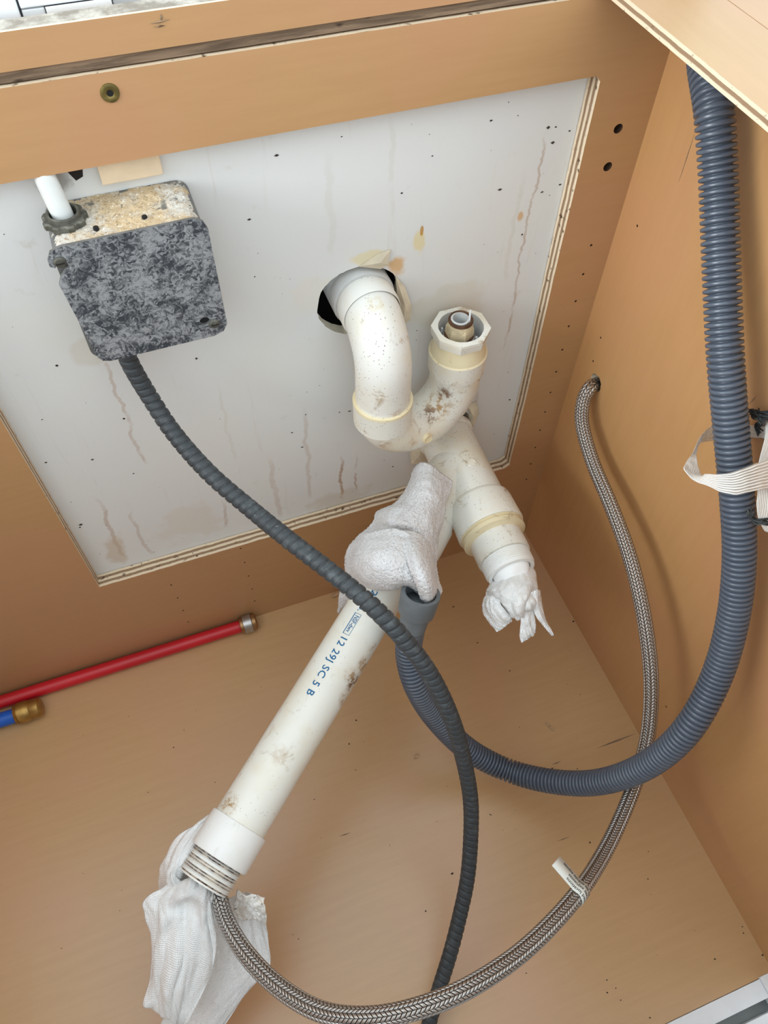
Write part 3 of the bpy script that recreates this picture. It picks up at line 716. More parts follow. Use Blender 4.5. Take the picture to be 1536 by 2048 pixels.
def ribbon(name, pairs, mat, parent=None, n=80, seed=0):
    A = catmull([p[0] for p in pairs], 0.001)[0]
    B = catmull([p[1] for p in pairs], 0.001)[0]
    ev = lambda L, t: L[min(len(L) - 1, int(t * (len(L) - 1)))]
    m = 12
    verts, uv, faces = [], [], []
    for i in range(n + 1):
        a, b = ev(A, i / n), ev(B, i / n)
        for k in range(m + 1):
            p = a.lerp(b, k / m)
            p = p + Vector((0, 0, 1)) * 0.0007 * noise.noise(p * 180 + Vector((seed, 0, 0)))
            verts.append(p)
            uv.append((k / m, i / n * 0.25))
    for i in range(n):
        for k in range(m):
            faces.append((i * (m + 1) + k, i * (m + 1) + k + 1, (i + 1) * (m + 1) + k + 1, (i + 1) * (m + 1) + k))
    ob = mesh_obj(name, verts, faces, mat, parent, True, uv)
    s = ob.modifiers.new('thickness', 'SOLIDIFY'); s.thickness = 0.0003
    return ob

def text_mesh(body, size, font_space=1.0):
    cu = bpy.data.curves.new('txt', 'FONT')
    cu.body = body
    cu.size = size
    cu.space_character = font_space
    cu.resolution_u = 3
    cu.offset = size * 0.012
    o = bpy.data.objects.new('txt', cu)
    COL.objects.link(o)
    bpy.context.view_layer.update()
    me = bpy.data.meshes.new_from_object(o.evaluated_get(bpy.context.evaluated_depsgraph_get()))
    bpy.data.objects.remove(o)
    bm = bmesh.new(); bm.from_mesh(me)             # fine enough to bend round a pipe
    bmesh.ops.triangulate(bm, faces=bm.faces[:])
    for _ in range(4):
        long = [e for e in bm.edges if e.calc_length() > size * 0.16]
        if not long:
            break
        bmesh.ops.subdivide_edges(bm, edges=long, cuts=1)
        bmesh.ops.triangulate(bm, faces=[f for f in bm.faces if len(f.verts) > 3])
    bm.to_mesh(me); bm.free()
    return me

# ------------------------------------------------------------------ setting: cabinet shell
T = 0.016
holes = []
outline = [(-0.93, 0.0), (0.0, 0.0), (0.0, 0.6955), (-0.93, 0.6965)]
cut = [(-0.5505, 0.1742), (-0.30, 0.1746), (-0.0595, 0.1738), (-0.0535, 0.178), (-0.0530, 0.30), (-0.0545, 0.48), (-0.0550, 0.6365), (-0.0590, 0.6410),
       (-0.30, 0.6412), (-0.551, 0.6408), (-0.5508, 0.40)]
holes.append(cut)
for k in range(13):                                     # shelf-pin column, 32 mm apart
    if k in (12,):
        continue
    holes.append(ring(-0.0224, 0.1345 + 0.032 * k, 0.0013, 8))
holes.append(ring(-0.0274, 0.5958, 0.0040, 16))
holes.append(ring(-0.0276, 0.5637, 0.0040, 16))
for (a, b) in PINB:
    holes.append(ring(a, b, 0.0011, 8))
wall_back = struct(panel('wall_back', [outline] + holes, PXZ, 0.0, T, M['birch_back'], M['edge_y']), 'tan birch plywood cabinet back with a large rectangular cutout')

def darken_holes(ob, cs, ax):  # paints the walls of small holes dark, as shade
    ob.data.materials.append(M['drilled_shade'])
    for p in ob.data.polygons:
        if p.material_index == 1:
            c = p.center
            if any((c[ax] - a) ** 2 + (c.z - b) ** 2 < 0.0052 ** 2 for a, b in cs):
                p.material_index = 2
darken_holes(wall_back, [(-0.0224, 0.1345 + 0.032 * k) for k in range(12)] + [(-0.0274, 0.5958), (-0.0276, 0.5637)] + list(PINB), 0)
box('hole_shade_backing', (-0.0460, 0.0160, 0.10), (-0.0050, 0.0164, 0.62), M['drilled_shade'], wall_back)  # dark strips behind the pin holes, painted as their shade
box('hole_shade_backing', (-0.4900, 0.0160, 0.03), (-0.3850, 0.0164, 0.172), M['drilled_shade'], wall_back)

# right side panel
hr = [(0.0155, 0.0), (0.0155, 0.70), (-0.60, 0.70), (-0.60, 0.0)]
hh = [ring(-0.0395, 0.3405, 0.0098, 20, 0.10, 3), ring(-0.0455, 0.6835, 0.0148, 28)]
for k in (0, 4, 5):
    hh.append(ring(-0.0254, 0.5184 - 0.032 * k, 0.0012, 8))
for (a, b) in ((-0.4155, 0.357), (-0.405, 0.357), (-0.3155, 0.1)):
    hh.append(ring(a, b, 0.0012, 8))
wall_right = struct(panel('wall_right', [hr] + hh, PYZ, 0.0, T, M['birch_side'], M['edge_y']), 'tan birch cabinet side panel with a round hose hole')
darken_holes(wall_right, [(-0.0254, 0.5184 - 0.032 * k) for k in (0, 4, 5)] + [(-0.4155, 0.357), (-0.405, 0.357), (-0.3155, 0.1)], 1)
struct(box('wall_right_light_block', (0.034, -0.60, 0.0), (0.046, 0.10, 0.6995), M['drilled_shade']), 'added dark panel blocking light behind the side panel holes')  # added so no bright background shows through the side holes
wall_left = struct(box('wall_left', (-0.946, -0.60, 0.0), (-0.93, 0.016, 0.70), M['birch_side']), 'tan birch cabinet side panel outside the picture')
floor = struct(box('floor', (-0.946, -0.578, -0.016), (0.016, 0.016, 0.0), M['birch_floor']), 'tan birch plywood cabinet floor')

# drywall behind the cutout with two ragged holes
dh = [ring(-0.2405, 0.4705, 0.0385, 72, 0.05, 1, 1.0, 0.93), ring(-0.1500, 0.2600, 0.0390, 72, 0.05, 8)]
wall_rear = struct(panel('wall_rear', [[(-0.95, 0.0), (0.02, 0.0), (0.02, 0.688), (-0.95, 0.689)]] + dh, PXZ, 0.0165, 0.0285, M['drywall'], M['plaster']), 'stained white drywall seen through the cutout')
cavity_shade = struct(box('wall_light_block', (-0.96, 0.10, -0.02), (0.03, 0.11, 0.76), M['cavity_shade']))  # added dark boxes that stop light leaking in behind the drywall
struct(box('wall_light_block_side', (0.02, 0.016, -0.02), (0.03, 0.10, 0.76), M['cavity_shade']))
struct(box('wall_light_block_bottom', (-0.96, 0.0285, -0.03), (0.03, 0.11, -0.017), M['cavity_shade']))
# torn paper round the hole
def torn(name, pts, seed):
    V = [Vector(p) for p in pts]
    c = sum(V, Vector()) / len(V)
    c.y -= 0.003
    verts = V + [c]
    faces = [(i, (i + 1) % len(V), len(V)) for i in range(len(V))]
    o = mesh_obj(name, verts, faces, M['torn_paper'], wall_rear, False)
    m = o.modifiers.new('thickness', 'SOLIDIFY'); m.thickness = 0.0007
    return o
torn('torn_paper', [(-0.2065, 0.0163, 0.4885), (-0.1985, 0.0150, 0.4765), (-0.1925, 0.010, 0.4560), (-0.1940, 0.007, 0.4440), (-0.2015, 0.006, 0.4400), (-0.2035, 0.0150, 0.4600)], 1)
torn('torn_paper', [(-0.2400, 0.0163, 0.5070), (-0.2230, 0.0163, 0.5150), (-0.2120, 0.0160, 0.5170), (-0.2155, 0.0120, 0.5060), (-0.2215, 0.013, 0.5025)], 2)
torn('torn_paper', [(-0.1160, 0.0163, 0.2920), (-0.1065, 0.0150, 0.2960), (-0.1030, 0.011, 0.2800), (-0.1080, 0.009, 0.2600), (-0.1130, 0.012, 0.2620), (-0.1120, 0.0160, 0.2780)], 4)
torn('torn_paper', [(-0.1830, 0.0163, 0.2470), (-0.1720, 0.0060, 0.2620), (-0.1640, 0.004, 0.2450), (-0.1690, 0.006, 0.2230), (-0.1800, 0.012, 0.2200)], 5)

# flat dark patch painted as the shaded torn cable opening under the panel's edge
mesh_obj('torn_gap_shade', [(-0.4790, 0.0162, 0.643), (-0.4700, 0.0160, 0.6375), (-0.4620, 0.0160, 0.6365), (-0.4560, 0.0160, 0.6320), (-0.4495, 0.0160, 0.6310), (-0.4400, 0.0160, 0.6330), (-0.4360, 0.0160, 0.6250), (-0.4310, 0.0160, 0.6270), (-0.4290, 0.0160, 0.6350), (-0.4300, 0.0162, 0.643)],
         [tuple(range(10))], M['cavity_shade'], wall_rear, False)

# rail above, stud in the gap, tiled wall above the counter line
trim_1 = struct(panel('trim_1', [[(-0.93, 0.7040), (0.016, 0.7040), (0.016, 0.7240), (-0.93, 0.7240)]], PXZ, 0.0, 0.0150, M['birch_back'], M['edge_dirty']), 'tan birch rail across the top of the cabinet back')
for (p, q, w, m_) in (((-0.3695, 0.7178), (-0.3570, 0.7186), 0.0008, 'edge_y'), ((-0.3680, 0.7160), (-0.3600, 0.7158), 0.0006, 'edge_y'), ((-0.3622, 0.7182), (-0.3616, 0.7222), 0.0007, 'stud')):
    d_ = Vector((q[0] - p[0], 0, q[1] - p[1])); n_ = Vector((-d_.z, 0, d_.x)).normalized() * w
    c_ = Vector(((p[0] + q[0]) / 2, -0.0003, (p[1] + q[1]) / 2))
    mesh_obj('splinter', [Vector((p[0], -0.0002, p[1])), c_ + n_, Vector((q[0], -0.0002, q[1])), c_ - n_, c_ + Vector((0, -0.0006, 0))], [(0, 4, 1), (1, 4, 2), (2, 4, 3), (3, 4, 0)], M[m_], trim_1, False)
struct(box('trim_2', (-0.96, 0.0030, 0.6968), (0.016, 0.0290, 0.7038), M['stud']), 'weathered brown stud showing in the gap under the top rail')
wall_tiles = struct(box('wall_tiles', (-0.96, 0.0300, 0.7152), (0.03, 0.06, 0.95), M['grout']), 'white tiled wall behind the top rail')
for i, (x0, x1, z0, z1, y) in enumerate([(-0.62, -0.4362, 0.706, 0.80, 0.0235), (-0.4350, -0.4225, 0.706, 0.7236, 0.0245), (-0.4350, -0.330, 0.7245, 0.80, 0.0235), (-0.3845, -0.330, 0.706, 0.7230, 0.0265), (-0.328, -0.22, 0.706, 0.80, 0.024)]):
    box('tile', (x0, y, z0), (x1, 0.0299, z1), M['tile'], wall_tiles, 0.0008)
for zr in (0.801, 0.878):
    for k in range(9):
        box('tile', (-0.62 + 0.078 * k + 0.0008, 0.0236, zr), (-0.62 + 0.078 * (k + 1) - 0.0008, 0.0299, zr + 0.0755), M['tile'], wall_tiles, 0.0008)
for (x0, x1) in ((-0.2185, -0.112), (-0.1105, -0.004), (-0.95, -0.786), (-0.7845, -0.6215)):
    box('tile', (x0, 0.0236, 0.706), (x1, 0.0299, 0.7995), M['tile'], wall_tiles, 0.0008)
box('paper_strip', (-0.4220, 0.0222, 0.7150), (-0.3855, 0.0228, 0.7243), M['paper_plain'], wall_tiles)

# stretcher on the right and the top of the side panel
struct(panel('trim_3', [[(-0.0745, 0.10), (-0.0755, -0.60), (-0.0150, -0.60), (-0.0150, 0.10)]], PXY, 0.7000, 0.7075, M['birch_top'], M['edge_z']), 'pale birch top stretcher above the grey hose')
struct(box('trim_4', (-0.0143, -0.60, 0.7000), (0.05, 0.10, 0.7075), M['birch_top']), 'pale birch board beside the top stretcher')

# white face frame at the front
fr = struct(box('trim_5', (-0.93, -0.5955, -0.03), (-0.0172, -0.5785, 0.0008), M['white_metal'], None, 0.0005), 'white painted frame along the front of the cabinet floor')
struct(box('trim_6', (-0.93, -0.6060, -0.030), (0.05, -0.5957, -0.012), M['grey_metal']), 'grey groove in the white front frame')
struct(box('trim_7', (-0.93, -0.640, -0.03), (-0.0215, -0.6062, -0.001), M['white_metal'], None, 0.0005), 'white outer lip of the front frame')
struct(box('trim_8', (-0.0171, -0.640, -0.03), (0.05, -0.5770, 0.004), M['white_metal'], None, 0.0005), 'white upright of the front frame at the right corner')
for i, (x0, x1) in enumerate(((-0.945, -0.466), (-0.463, 0.015))):  # added unseen doors, kept closed to cut front light and dim the inside
    dr = struct(box('shade_door_%d' % (i + 1), (x0, -0.667, -0.03), (x1, -0.648, 0.70), M['shade_door_paint'], None, 0.001), 'added light grey cabinet front out of view, dimming the inside, %s of the pair' % ('left' if i == 0 else 'right'))
struct(panel('floor_room', [[(-3, -3), (2.5, -3), (2.5, -0.60), (-3, -0.60)]], PXY, -0.13, -0.11, M['room_floor']), 'kitchen floor outside the picture')

# ------------------------------------------------------------------ junction box
JX0, JX1, JZ0, JZ1 = -0.4625, -0.3650, 0.5195, 0.6125
jb = thing('junction_box', 'square galvanised electrical junction box on the drywall, dusty on top', 'junction box', (-0.414, 0.0, 0.519))
def rrect(x0, x1, z0, z1, r, n=6):
    pts = []
    for cx, cz, a0 in ((x1 - r, z1 - r, 0), (x0 + r, z1 - r, 90), (x0 + r, z0 + r, 180), (x1 - r, z0 + r, 270)):
        for k in range(n + 1):
            a = math.radians(a0 + 90 * k / n)
            pts.append((cx + r * math.cos(a), cz + r * math.sin(a)))
    return pts
body = panel('box_body', [rrect(JX0, JX1, JZ0, JZ1, 0.009)], PXZ, -0.0355, 0.0160, M['galv_dull'], M['galv_dull'], jb)
cov_out = [(-0.4590, 0.5230), (-0.4565, 0.5190), (-0.4510, 0.5172), (-0.3740, 0.5180), (-0.3665, 0.5205), (-0.3628, 0.5270), (-0.3632, 0.6080), (-0.3655, 0.6140), (-0.3710, 0.6175),
           (-0.4560, 0.6165), (-0.4628, 0.6142), (-0.4660, 0.6085), (-0.4662, 0.6040), (-0.4632, 0.6022), (-0.4620, 0.6052), (-0.4585, 0.6068), (-0.4556, 0.6056), (-0.4552, 0.6022), (-0.4590, 0.5985), (-0.4622, 0.5950), (-0.4650, 0.5895)]
cov_out = [(x, z) for x, z in cov_out]
cover = panel('cover_plate', [cov_out, ring(-0.3786, 0.5338, 0.0033, 18, rx=1.15)], PXZ, -0.0385, -0.0363, M['galv'], M['galv_dull'], jb)
lathe('knockout_shade_disc', (-0.3786, -0.0364, 0.5338), (0, -1, 0), [(0, 0.0), (0, 0.0045)], M['black'], cover, 20)  # black disc painted as the shade inside the cover hole
for (x, z) in ((-0.4592, 0.6060), (-0.3722, 0.5298)):
    s = lathe('screw', (x, -0.0385, z), (0, -1, 0), [(0, 0.0040), (0.0006, 0.0040), (0.0018, 0.0030), (0.0022, 0.0)], M['zinc_dark'], jb, 20)
    box('screw_slot_shade', (x - 0.0026, -0.0409, z - 0.0004), (x + 0.0026, -0.0403, z + 0.0004), M['black'], s)  # black strip painted as slot shade on the screw head
# sawdust lying on the box
dv, df, nx, ny = [], [], 70, 34
for j in range(ny + 1):
    for i in range(nx + 1):
        x = JX0 + 0.0004 + (JX1 - JX0 - 0.0008) * i / nx
        y = -0.0352 + 0.0512 * j / ny
        e = min(i, nx - i, j * 1.2, (ny - j) * 1.2) / 4.0
        p = Vector((x, y, 0.3))
        edge = max(0.0, (abs(x + 0.4138) - 0.039) / 0.0095)
        h = JZ1 - 0.009 * (1 - math.sqrt(max(0, 1 - min(1, edge) ** 2)))
        h += (0.35 + 0.65 * min(1.0, e)) * 0.0012 * (1.0 + noise.noise(p * 140) + 0.7 * noise.noise(p * 520) + 0.5 * noise.noise(p * 900)) - 0.0004
        if math.hypot(x + 0.4494, y + 0.0068) < 0.012:
            h -= 0.001
        dv.append((x, y, h))
for j in range(ny):
    for i in range(nx):
        a = j * (nx + 1) + i
        df.append((a, a + 1, a + nx + 2, a + nx + 1))
dst = mesh_obj('sawdust', dv, df, M['dust'], jb, True)
dst['kind'] = 'stuff'
dst['label'] = 'tan and white sawdust on the box top'
for (x, y) in ((-0.4005, -0.0209), (-0.4321, -0.0224)):
    lathe('screw_hole_shade', (x, y, JZ1 + 0.0012), (0, 0, 1), [(0.0011, 0.0), (0.0010, 0.0017), (-0.002, 0.0020)], M['black'], jb, 14)  # flat black discs painted as shaded holes in the dust
# connector ring with lobed locknut
cx, cy = -0.4494, -0.0075
prof = []
N = 96
verts, faces = [], []
rows = [(0.0005, 0.0138, 1), (0.0040, 0.0138, 1), (0.0050, 0.0128, 1), (0.0050, 0.0108, 0), (0.0072, 0.0105, 0), (0.0080, 0.0096, 0), (0.0072, 0.0088, 0), (-0.012, 0.0086, 0)]
for (h, r, lob) in rows:
    for k in range(N):
        a = 2 * math.pi * k / N
        rr = r * (1 + (0.055 * (1 if math.cos(9 * a) > 0 else -1) * min(1, abs(math.cos(9 * a)) * 3) if lob else 0))
        verts.append((cx + rr * math.cos(a), cy + rr * math.sin(a), JZ1 + h))
for i in range(len(rows) - 1):
    for k in range(N):
        k2 = (k + 1) % N
        faces.append((i * N + k, i * N + k2, (i + 1) * N + k2, (i + 1) * N + k))
ln = mesh_obj('cable_connector', verts, faces, M['zinc_dark'], jb, True)
sharp(ln, 30)
lathe('connector_shade_disc', (cx, cy, JZ1), (0, 0, 1), [(0.0015, 0.0), (0.0015, 0.0088)], M['black'], ln, 24)  # black disc as painted shade inside the connector

# white cable from the wall down into the connector
cp = catmull([(-0.4555, 0.0240, 0.6680), (-0.4545, 0.0120, 0.6520), (-0.4530, 0.0040, 0.6380), (-0.4510, -0.0030, 0.6240), (-0.4495, -0.0070, 0.6100), (-0.4494, -0.0075, 0.5950)], 0.002)[0]
wc = tube('electrical_cable', cp, lambda s, a: 0.0060 * (1 + 0.15 * math.cos(2 * a)), 24, M['cable'])
tag(wc, 'white flat electrical cable entering the top of the junction box', 'cable')

# small plywood shim above the box
sh = tag(box('wood_shim', (-0.4205, 0.0105, 0.6215), (-0.3800, 0.0162, 0.6600), M['shim'], None, 0.0006), 'small pale plywood shim tucked behind the panel above the junction box', 'shim')

# brass insert in the back panel
br = thing('threaded_insert', 'round brass threaded insert set in the back panel near the top', 'insert', (-0.4005, 0.0, 0.680))
lathe('flange', (-0.4005, 0.0, 0.6841), (0, -1, 0), [(-0.004, 0.0020), (0.0006, 0.0020), (0.0010, 0.0026), (0.0012, 0.0045), (0.0008, 0.0055), (0.0, 0.0057)], M['brass_dull'], br, 32)
lathe('socket_shade', (-0.4005, 0.0, 0.6841), (0, -1, 0), [(0.0003, 0.0), (0.0003, 0.0024)], M['black'], br, 12)  # black disc painted as socket shade; the panel is not drilled

# ------------------------------------------------------------------ sink trap
tr = thing('sink_trap', 'dirty white PVC sink trap curving out of the upper drywall hole', 'drain trap', (-0.215, -0.02, 0.327))
ex, ez = -0.2360, 0.4720
lathe('wall_coupling', (ex, 0.075, ez), (0, -1, 0), [(0, 0.0285), (0.0600, 0.0285), (0.0620, 0.0278), (0.0620, 0.0250), (0.050, 0.0250)], M['pvc_grey'], tr)
# elbow: short straight, quarter bend, straight
el = []
cyb = -0.0360
rb = 0.040
for k in range(3):
    el.append(Vector((ex, 0.040 - 0.018 * k, ez)))
for k in range(15):
    a = math.radians(90 * k / 14)
    el.append(Vector((ex, cyb + rb - rb * math.sin(a), ez - rb + rb * math.cos(a))))
for k in range(1, 6):
    el.append(Vector((ex, cyb, ez - rb - 0.0100 * k)))
E_ = tube('elbow', el, lambda s, a: 0.0252, 40, M['pvc_elbow'], tr)
lathe('elbow_collar', (ex, 0.0105, ez), (0, -1, 0), [(0, 0.0255), (0.0008, 0.0268), (0.0150, 0.0268), (0.0175, 0.0255)], M['pvc'], E_)
# moulded triangle on the elbow
# u bend
ux, uy = -0.1545, -0.0175           # right leg
lx, ly = ex, cyb                    # left leg
mid = Vector(((ux + lx) / 2, (uy + ly) / 2, 0))
half = Vector((ux - lx, uy - ly, 0)) / 2
rU = half.length
zc = 0.3810
ub = [Vector((lx, ly, 0.397))]
for k in range(25):
    a = math.pi * k / 24
    ub.append(mid - half * math.cos(a) + Vector((0, 0, zc - rU * math.sin(a))))
ub.append(Vector((ux, uy, 0.394)))
ub.append(Vector((ux, uy, 0.408)))
U_ = tube('u_bend', ub, lambda s, a: 0.0248, 40, M['pvc_bend'], tr)
lathe('left_socket', (lx, ly, 0.3685), (0, 0, 1), [(0, 0.0250), (0.002, 0.0275), (0.0270, 0.0280), (0.0285, 0.0282), (0.0300, 0.0278), (0.0300, 0.0250), (0.020, 0.0249)], M['pvc_yellow'], U_, mats=[M['pvc_bend'], M['pvc_yellow']], sel=lambda i: 1 if i >= 2 else 0)
lathe('right_socket', (ux, uy, 0.3935), (0, 0, 1), [(0, 0.0250), (0.0015, 0.0270), (0.0200, 0.0276), (0.0222, 0.0276), (0.0235, 0.0262), (0.0235, 0.0240)], M['pvc_grimy'], U_, mats=[M['pvc_grimy'], M['pvc_yellow']], sel=lambda i: 1 if i >= 3 else 0)
# clean-out screw on the bend
cp_ = (mid + half * -0.10 + Vector((0, 0, zc - rU * 0.99)))
nrm = (Vector((-0.414, -0.494, 0.924)) - cp_).normalized()
fr_out = (Vector((0.15, -0.85, 0.12))).normalized()
pl = lathe('cleanout_plug', cp_ + fr_out * 0.0225, fr_out, [(0, 0.0056), (0.0042, 0.0052), (0.0050, 0.0044), (0.0046, 0.0036), (0.0046, 0.0)], M['pvc_yellow'], U_, 24)
# yellow neck, octagonal nut, inner stub
lathe('threaded_neck', (ux, uy, 0.4160), (0, 0, 1), [(0, 0.0262), (0.0020, 0.0262), (0.0045, 0.0246), (0.0180, 0.0238), (0.0180, 0.0215)], M['pvc_yellow'], tr)
ZN = 0.4335
nut = lathe('union_nut', (ux, uy, ZN), (0, 0, 1), [(0, 0.0235), (0.0, 0.0262), (0.0080, 0.0274), (0.0105, 0.0274), (0.0108, 0.0222)], M['pvc_grimy'], tr, sides=8, smooth=False)
lathe('nut_bore', (ux, uy, ZN), (0, 0, 1), [(0.0107, 0.0245), (0.0109, 0.0208), (0.004, 0.0204), (-0.012, 0.0200), (-0.020, 0.0195), (-0.020, 0.0)], M['pvc_grimy'], nut, 40, mats=[M['pvc_grimy'], M['pvc_grey'], M['black']], sel=lambda i: 0 if i == 0 else (1 if i < 3 else 2))  # lower bore and its bottom painted black for shade
sx, sy = ux - 0.0005, uy + 0.0010
lathe('inner_ring', (sx, sy, 0.4140), (0, 0, 1), [(0, 0.0142), (0.0200, 0.0146), (0.0207, 0.0140), (0.0207, 0.0100)], M['pvc_grey'], tr, 36)
lathe('rust_seat', (sx, sy, 0.4345), (0, 0, 1), [(0.0004, 0.0142), (0.0012, 0.0136), (0.0012, 0.0)], M['rust'], tr, 36)
hx = lathe('hex_stub', (sx, sy, 0.4355), (0, 0, 1), [(0, 0.0136), (0.0075, 0.0130), (0.0105, 0.0118), (0.0105, 0.0090)], M['rust_stub'], tr, sides=6, smooth=False)
lathe('stub_collar', (sx, sy, 0.4355), (0, 0, 1), [(0.0070, 0.0116), (0.0150, 0.0113), (0.0158, 0.0106)], M['rust_stub'], hx, 32)
lathe('rusty_ring', (sx, sy, 0.4355), (0, 0, 1), [(0.0140, 0.0113), (0.0162, 0.0114), (0.0178, 0.0106), (0.0172, 0.0092), (0.012, 0.0088)], M['rust'], hx, 32)
lathe('broken_tube', (sx - 0.0008, sy, 0.4355), (0, 0, 1), [(0.0, 0.0084), (0.0176, 0.0084), (0.0180, 0.0068), (-0.012, 0.0064), (-0.012, 0)], M['torn_paper'], hx, 32, mats=[M['pvc_grey'], M['cavity_shade']], sel=lambda i: 1 if i == 3 else 0)  # tube bottom painted dark as inner shade
zt = 0.4355 + 0.017
mesh_obj('tube_shard', [(sx - 0.001, sy - 0.0088, zt - 0.001), (sx + 0.0068, sy - 0.0055, zt - 0.001), (sx + 0.0086, sy - 0.0010, zt + 0.0095), (sx + 0.0070, sy - 0.0005, zt + 0.0070), (sx + 0.0056, sy - 0.0040, zt + 0.0010)], [(0, 1, 2, 3, 4)], M['pvc_grey'], hx, False)
for k in range(6):
    a = math.radians(20 + 60 * k)
    px, py = sx + 0.0165 * math.cos(a), sy + 0.0165 * math.sin(a)
    box('rib', (px - 0.0009, py - 0.0009, 0.418), (px + 0.0009, py + 0.0009, 0.4365), M['pvc_grey'], nut)

# ------------------------------------------------------------------ lower wye and long pipe
wy = thing('drain_wye', 'white PVC wye drain with a long printed pipe reaching forward to the left', 'drain pipe', (-0.15, 0.0, 0.20))
A = Vector((-0.1430, 0.016, 0.2600))
B = Vector((-0.1500, -0.180, 0.2590))
dY = (B - A).normalized()
P = lambda t: A + dY * t
lathe('wall_stub', P(-0.060), dY, [(0, 0.0270), (0.068, 0.0270)], M['pvc'], wy)
wb = lathe('wye_body', P(0.0060), dY, [(0, 0.0300), (0.0010, 0.0318), (0.0060, 0.0318), (0.0080, 0.0296), (0.1060, 0.0300)], M['pvc_grimy'], wy)
# moulded oval boss
lathe('cleanout_boss', P(0.074) + Vector((0.002, 0, 0.0288)), (0.05, -0.25, 1), [(0, 0.0052), (0.0018, 0.0050), (0.0022, 0.0040), (0.0018, 0.0036), (0.0018, 0)], M['pvc_grimy'], wb, 24)
lathe('front_socket', P(0.1080), dY, [(-0.004, 0.0298), (0, 0.0335), (0.003, 0.0345), (0.0330, 0.0355), (0.0350, 0.0347), (0.0350, 0.0290)], M['pvc_grimy'], wy)
lathe('bushing', P(0.1380), dY, [(0, 0.0300), (0.0065, 0.0305), (0.0085, 0.0335), (0.0130, 0.0335), (0.0142, 0.0300), (0.0160, 0.0275), (0.0160, 0.0240)], M['pvc_yellow'], wy)
lathe('glue_bead', P(0.1420), dY, [(0, 0.0345), (0.0020, 0.0330), (0.0030, 0.0305)], M['pvc_yellow'], wy)
ad = lathe('adapter', P(0.1500), dY, [(0, 0.0275), (0.0230, 0.0277), (0.0265, 0.0273), (0.0265, 0.0240)], M['pvc_grimy'], wy)
tp = []
for k in range(8):
    tp += [(0.0245 + 0.0021 * k, 0.0246), (0.0256 + 0.0021 * k, 0.0259)]
tp += [(0.0420, 0.0248), (0.0440, 0.0244), (0.0440, 0.0205), (0.010, 0.0203)]
lathe('thread', P(0.1500), dY, tp, M['pvc_adapter'], ad)

# left branch
Q0 = P(0.0520)
Q1 = Vector((-0.4740, -0.3110, 0.2120))
dB = (Q1 - Q0).normalized()
LB = (Q1 - Q0).length
Q = lambda t: Q0 + dB * t
lathe('branch', Q(0.0), dB, [(0, 0.0290), (0.0800, 0.0296)], M['pvc_grimy'], wy)
lathe('branch_socket', Q(0.0760), dB, [(0, 0.0296), (0.003, 0.0318), (0.0330, 0.0326), (0.0350, 0.0318), (0.0350, 0.0280)], M['pvc'], wy)
lathe('branch_bushing', Q(0.1080), dB, [(0, 0.0285), (0.0050, 0.0285), (0.0070, 0.0265), (0.0070, 0.0240)], M['pvc_yellow'], wy)
lp = lathe('long_pipe', Q(0.1000), dB, [(0, 0.02415), (LB - 0.1000 - 0.004, 0.02415)], M['pvc_long'], wy, 128)
ea = lathe('end_adapter', Q(LB - 0.0120), dB, [(0, 0.0242), (0.0004, 0.0263), (0.0015, 0.0268), (0.0300, 0.0272), (0.0318, 0.0266), (0.0322, 0.0240)], M['pvc_adapter'], wy)
tp = []
for k in range(9):
    tp += [(0.0330 + 0.0022 * k, 0.0222), (0.0341 + 0.0022 * k, 0.0238)]
tp = [(0.0300, 0.0225)] + tp + [(0.0530, 0.0222), (0.0545, 0.0218), (0.0545, 0.0190), (0.020, 0.0188)]
lathe('thread', Q(LB - 0.0120), dB, tp, M['pvc_adapter'], ea, mats=[M['pvc_adapter'], M['thread_dirt']], sel=lambda i: 1 if (i < 19 and i % 2 == 0 and i % 6 != 4) else 0)
lathe('bore_shade', Q(LB - 0.0120), dB, [(0.022, 0.0), (0.022, 0.0189)], M['black'], ea, 24)  # black disc, painted shade inside the pipe end

# print on the pipe, wrapped round its upper side
def wrap_print(name, body, size, t0, t1, ang0, parent, spacing=1.0):
    me = text_mesh(body, size, spacing)
    up = (Vector((0, 0, 1)) - dB * dB.z).normalized()
    side = dB.cross(up)
    r = 0.02415 + 0.00022
    xs = [v.co.x for v in me.vertices]
    k = (t1 - t0) / (max(xs) - min(xs))
    x0 = min(xs)
    for v in me.vertices:
        a = ang0 - v.co.y / r
        v.co = Q(t0 + (v.co.x - x0) * k) + (up * math.cos(a) + side * math.sin(a)) * r
    me.materials.clear()
    me.materials.append(M['ink'])
    me.name = name
    o = bpy.data.objects.new(name, me)
    COL.objects.link(o)
    attach(o, parent)
    o['label'] = 'blue printed lettering'
    return o
wrap_print('printed_text', '12 29J SC 5 B', 0.0098, 0.2368, 0.2990, 0.205, lp, 1.1)
wrap_print('printed_text', 'NSF-dwv', 0.0062, 0.2120, 0.2305, 0.170, lp)
wrap_print('printed_text', 'o.', 0.0080, 0.2000, 0.2070, 0.215, lp)
wrap_print('printed_text', '82', 0.0090, 0.1745, 0.1870, 0.12, lp)
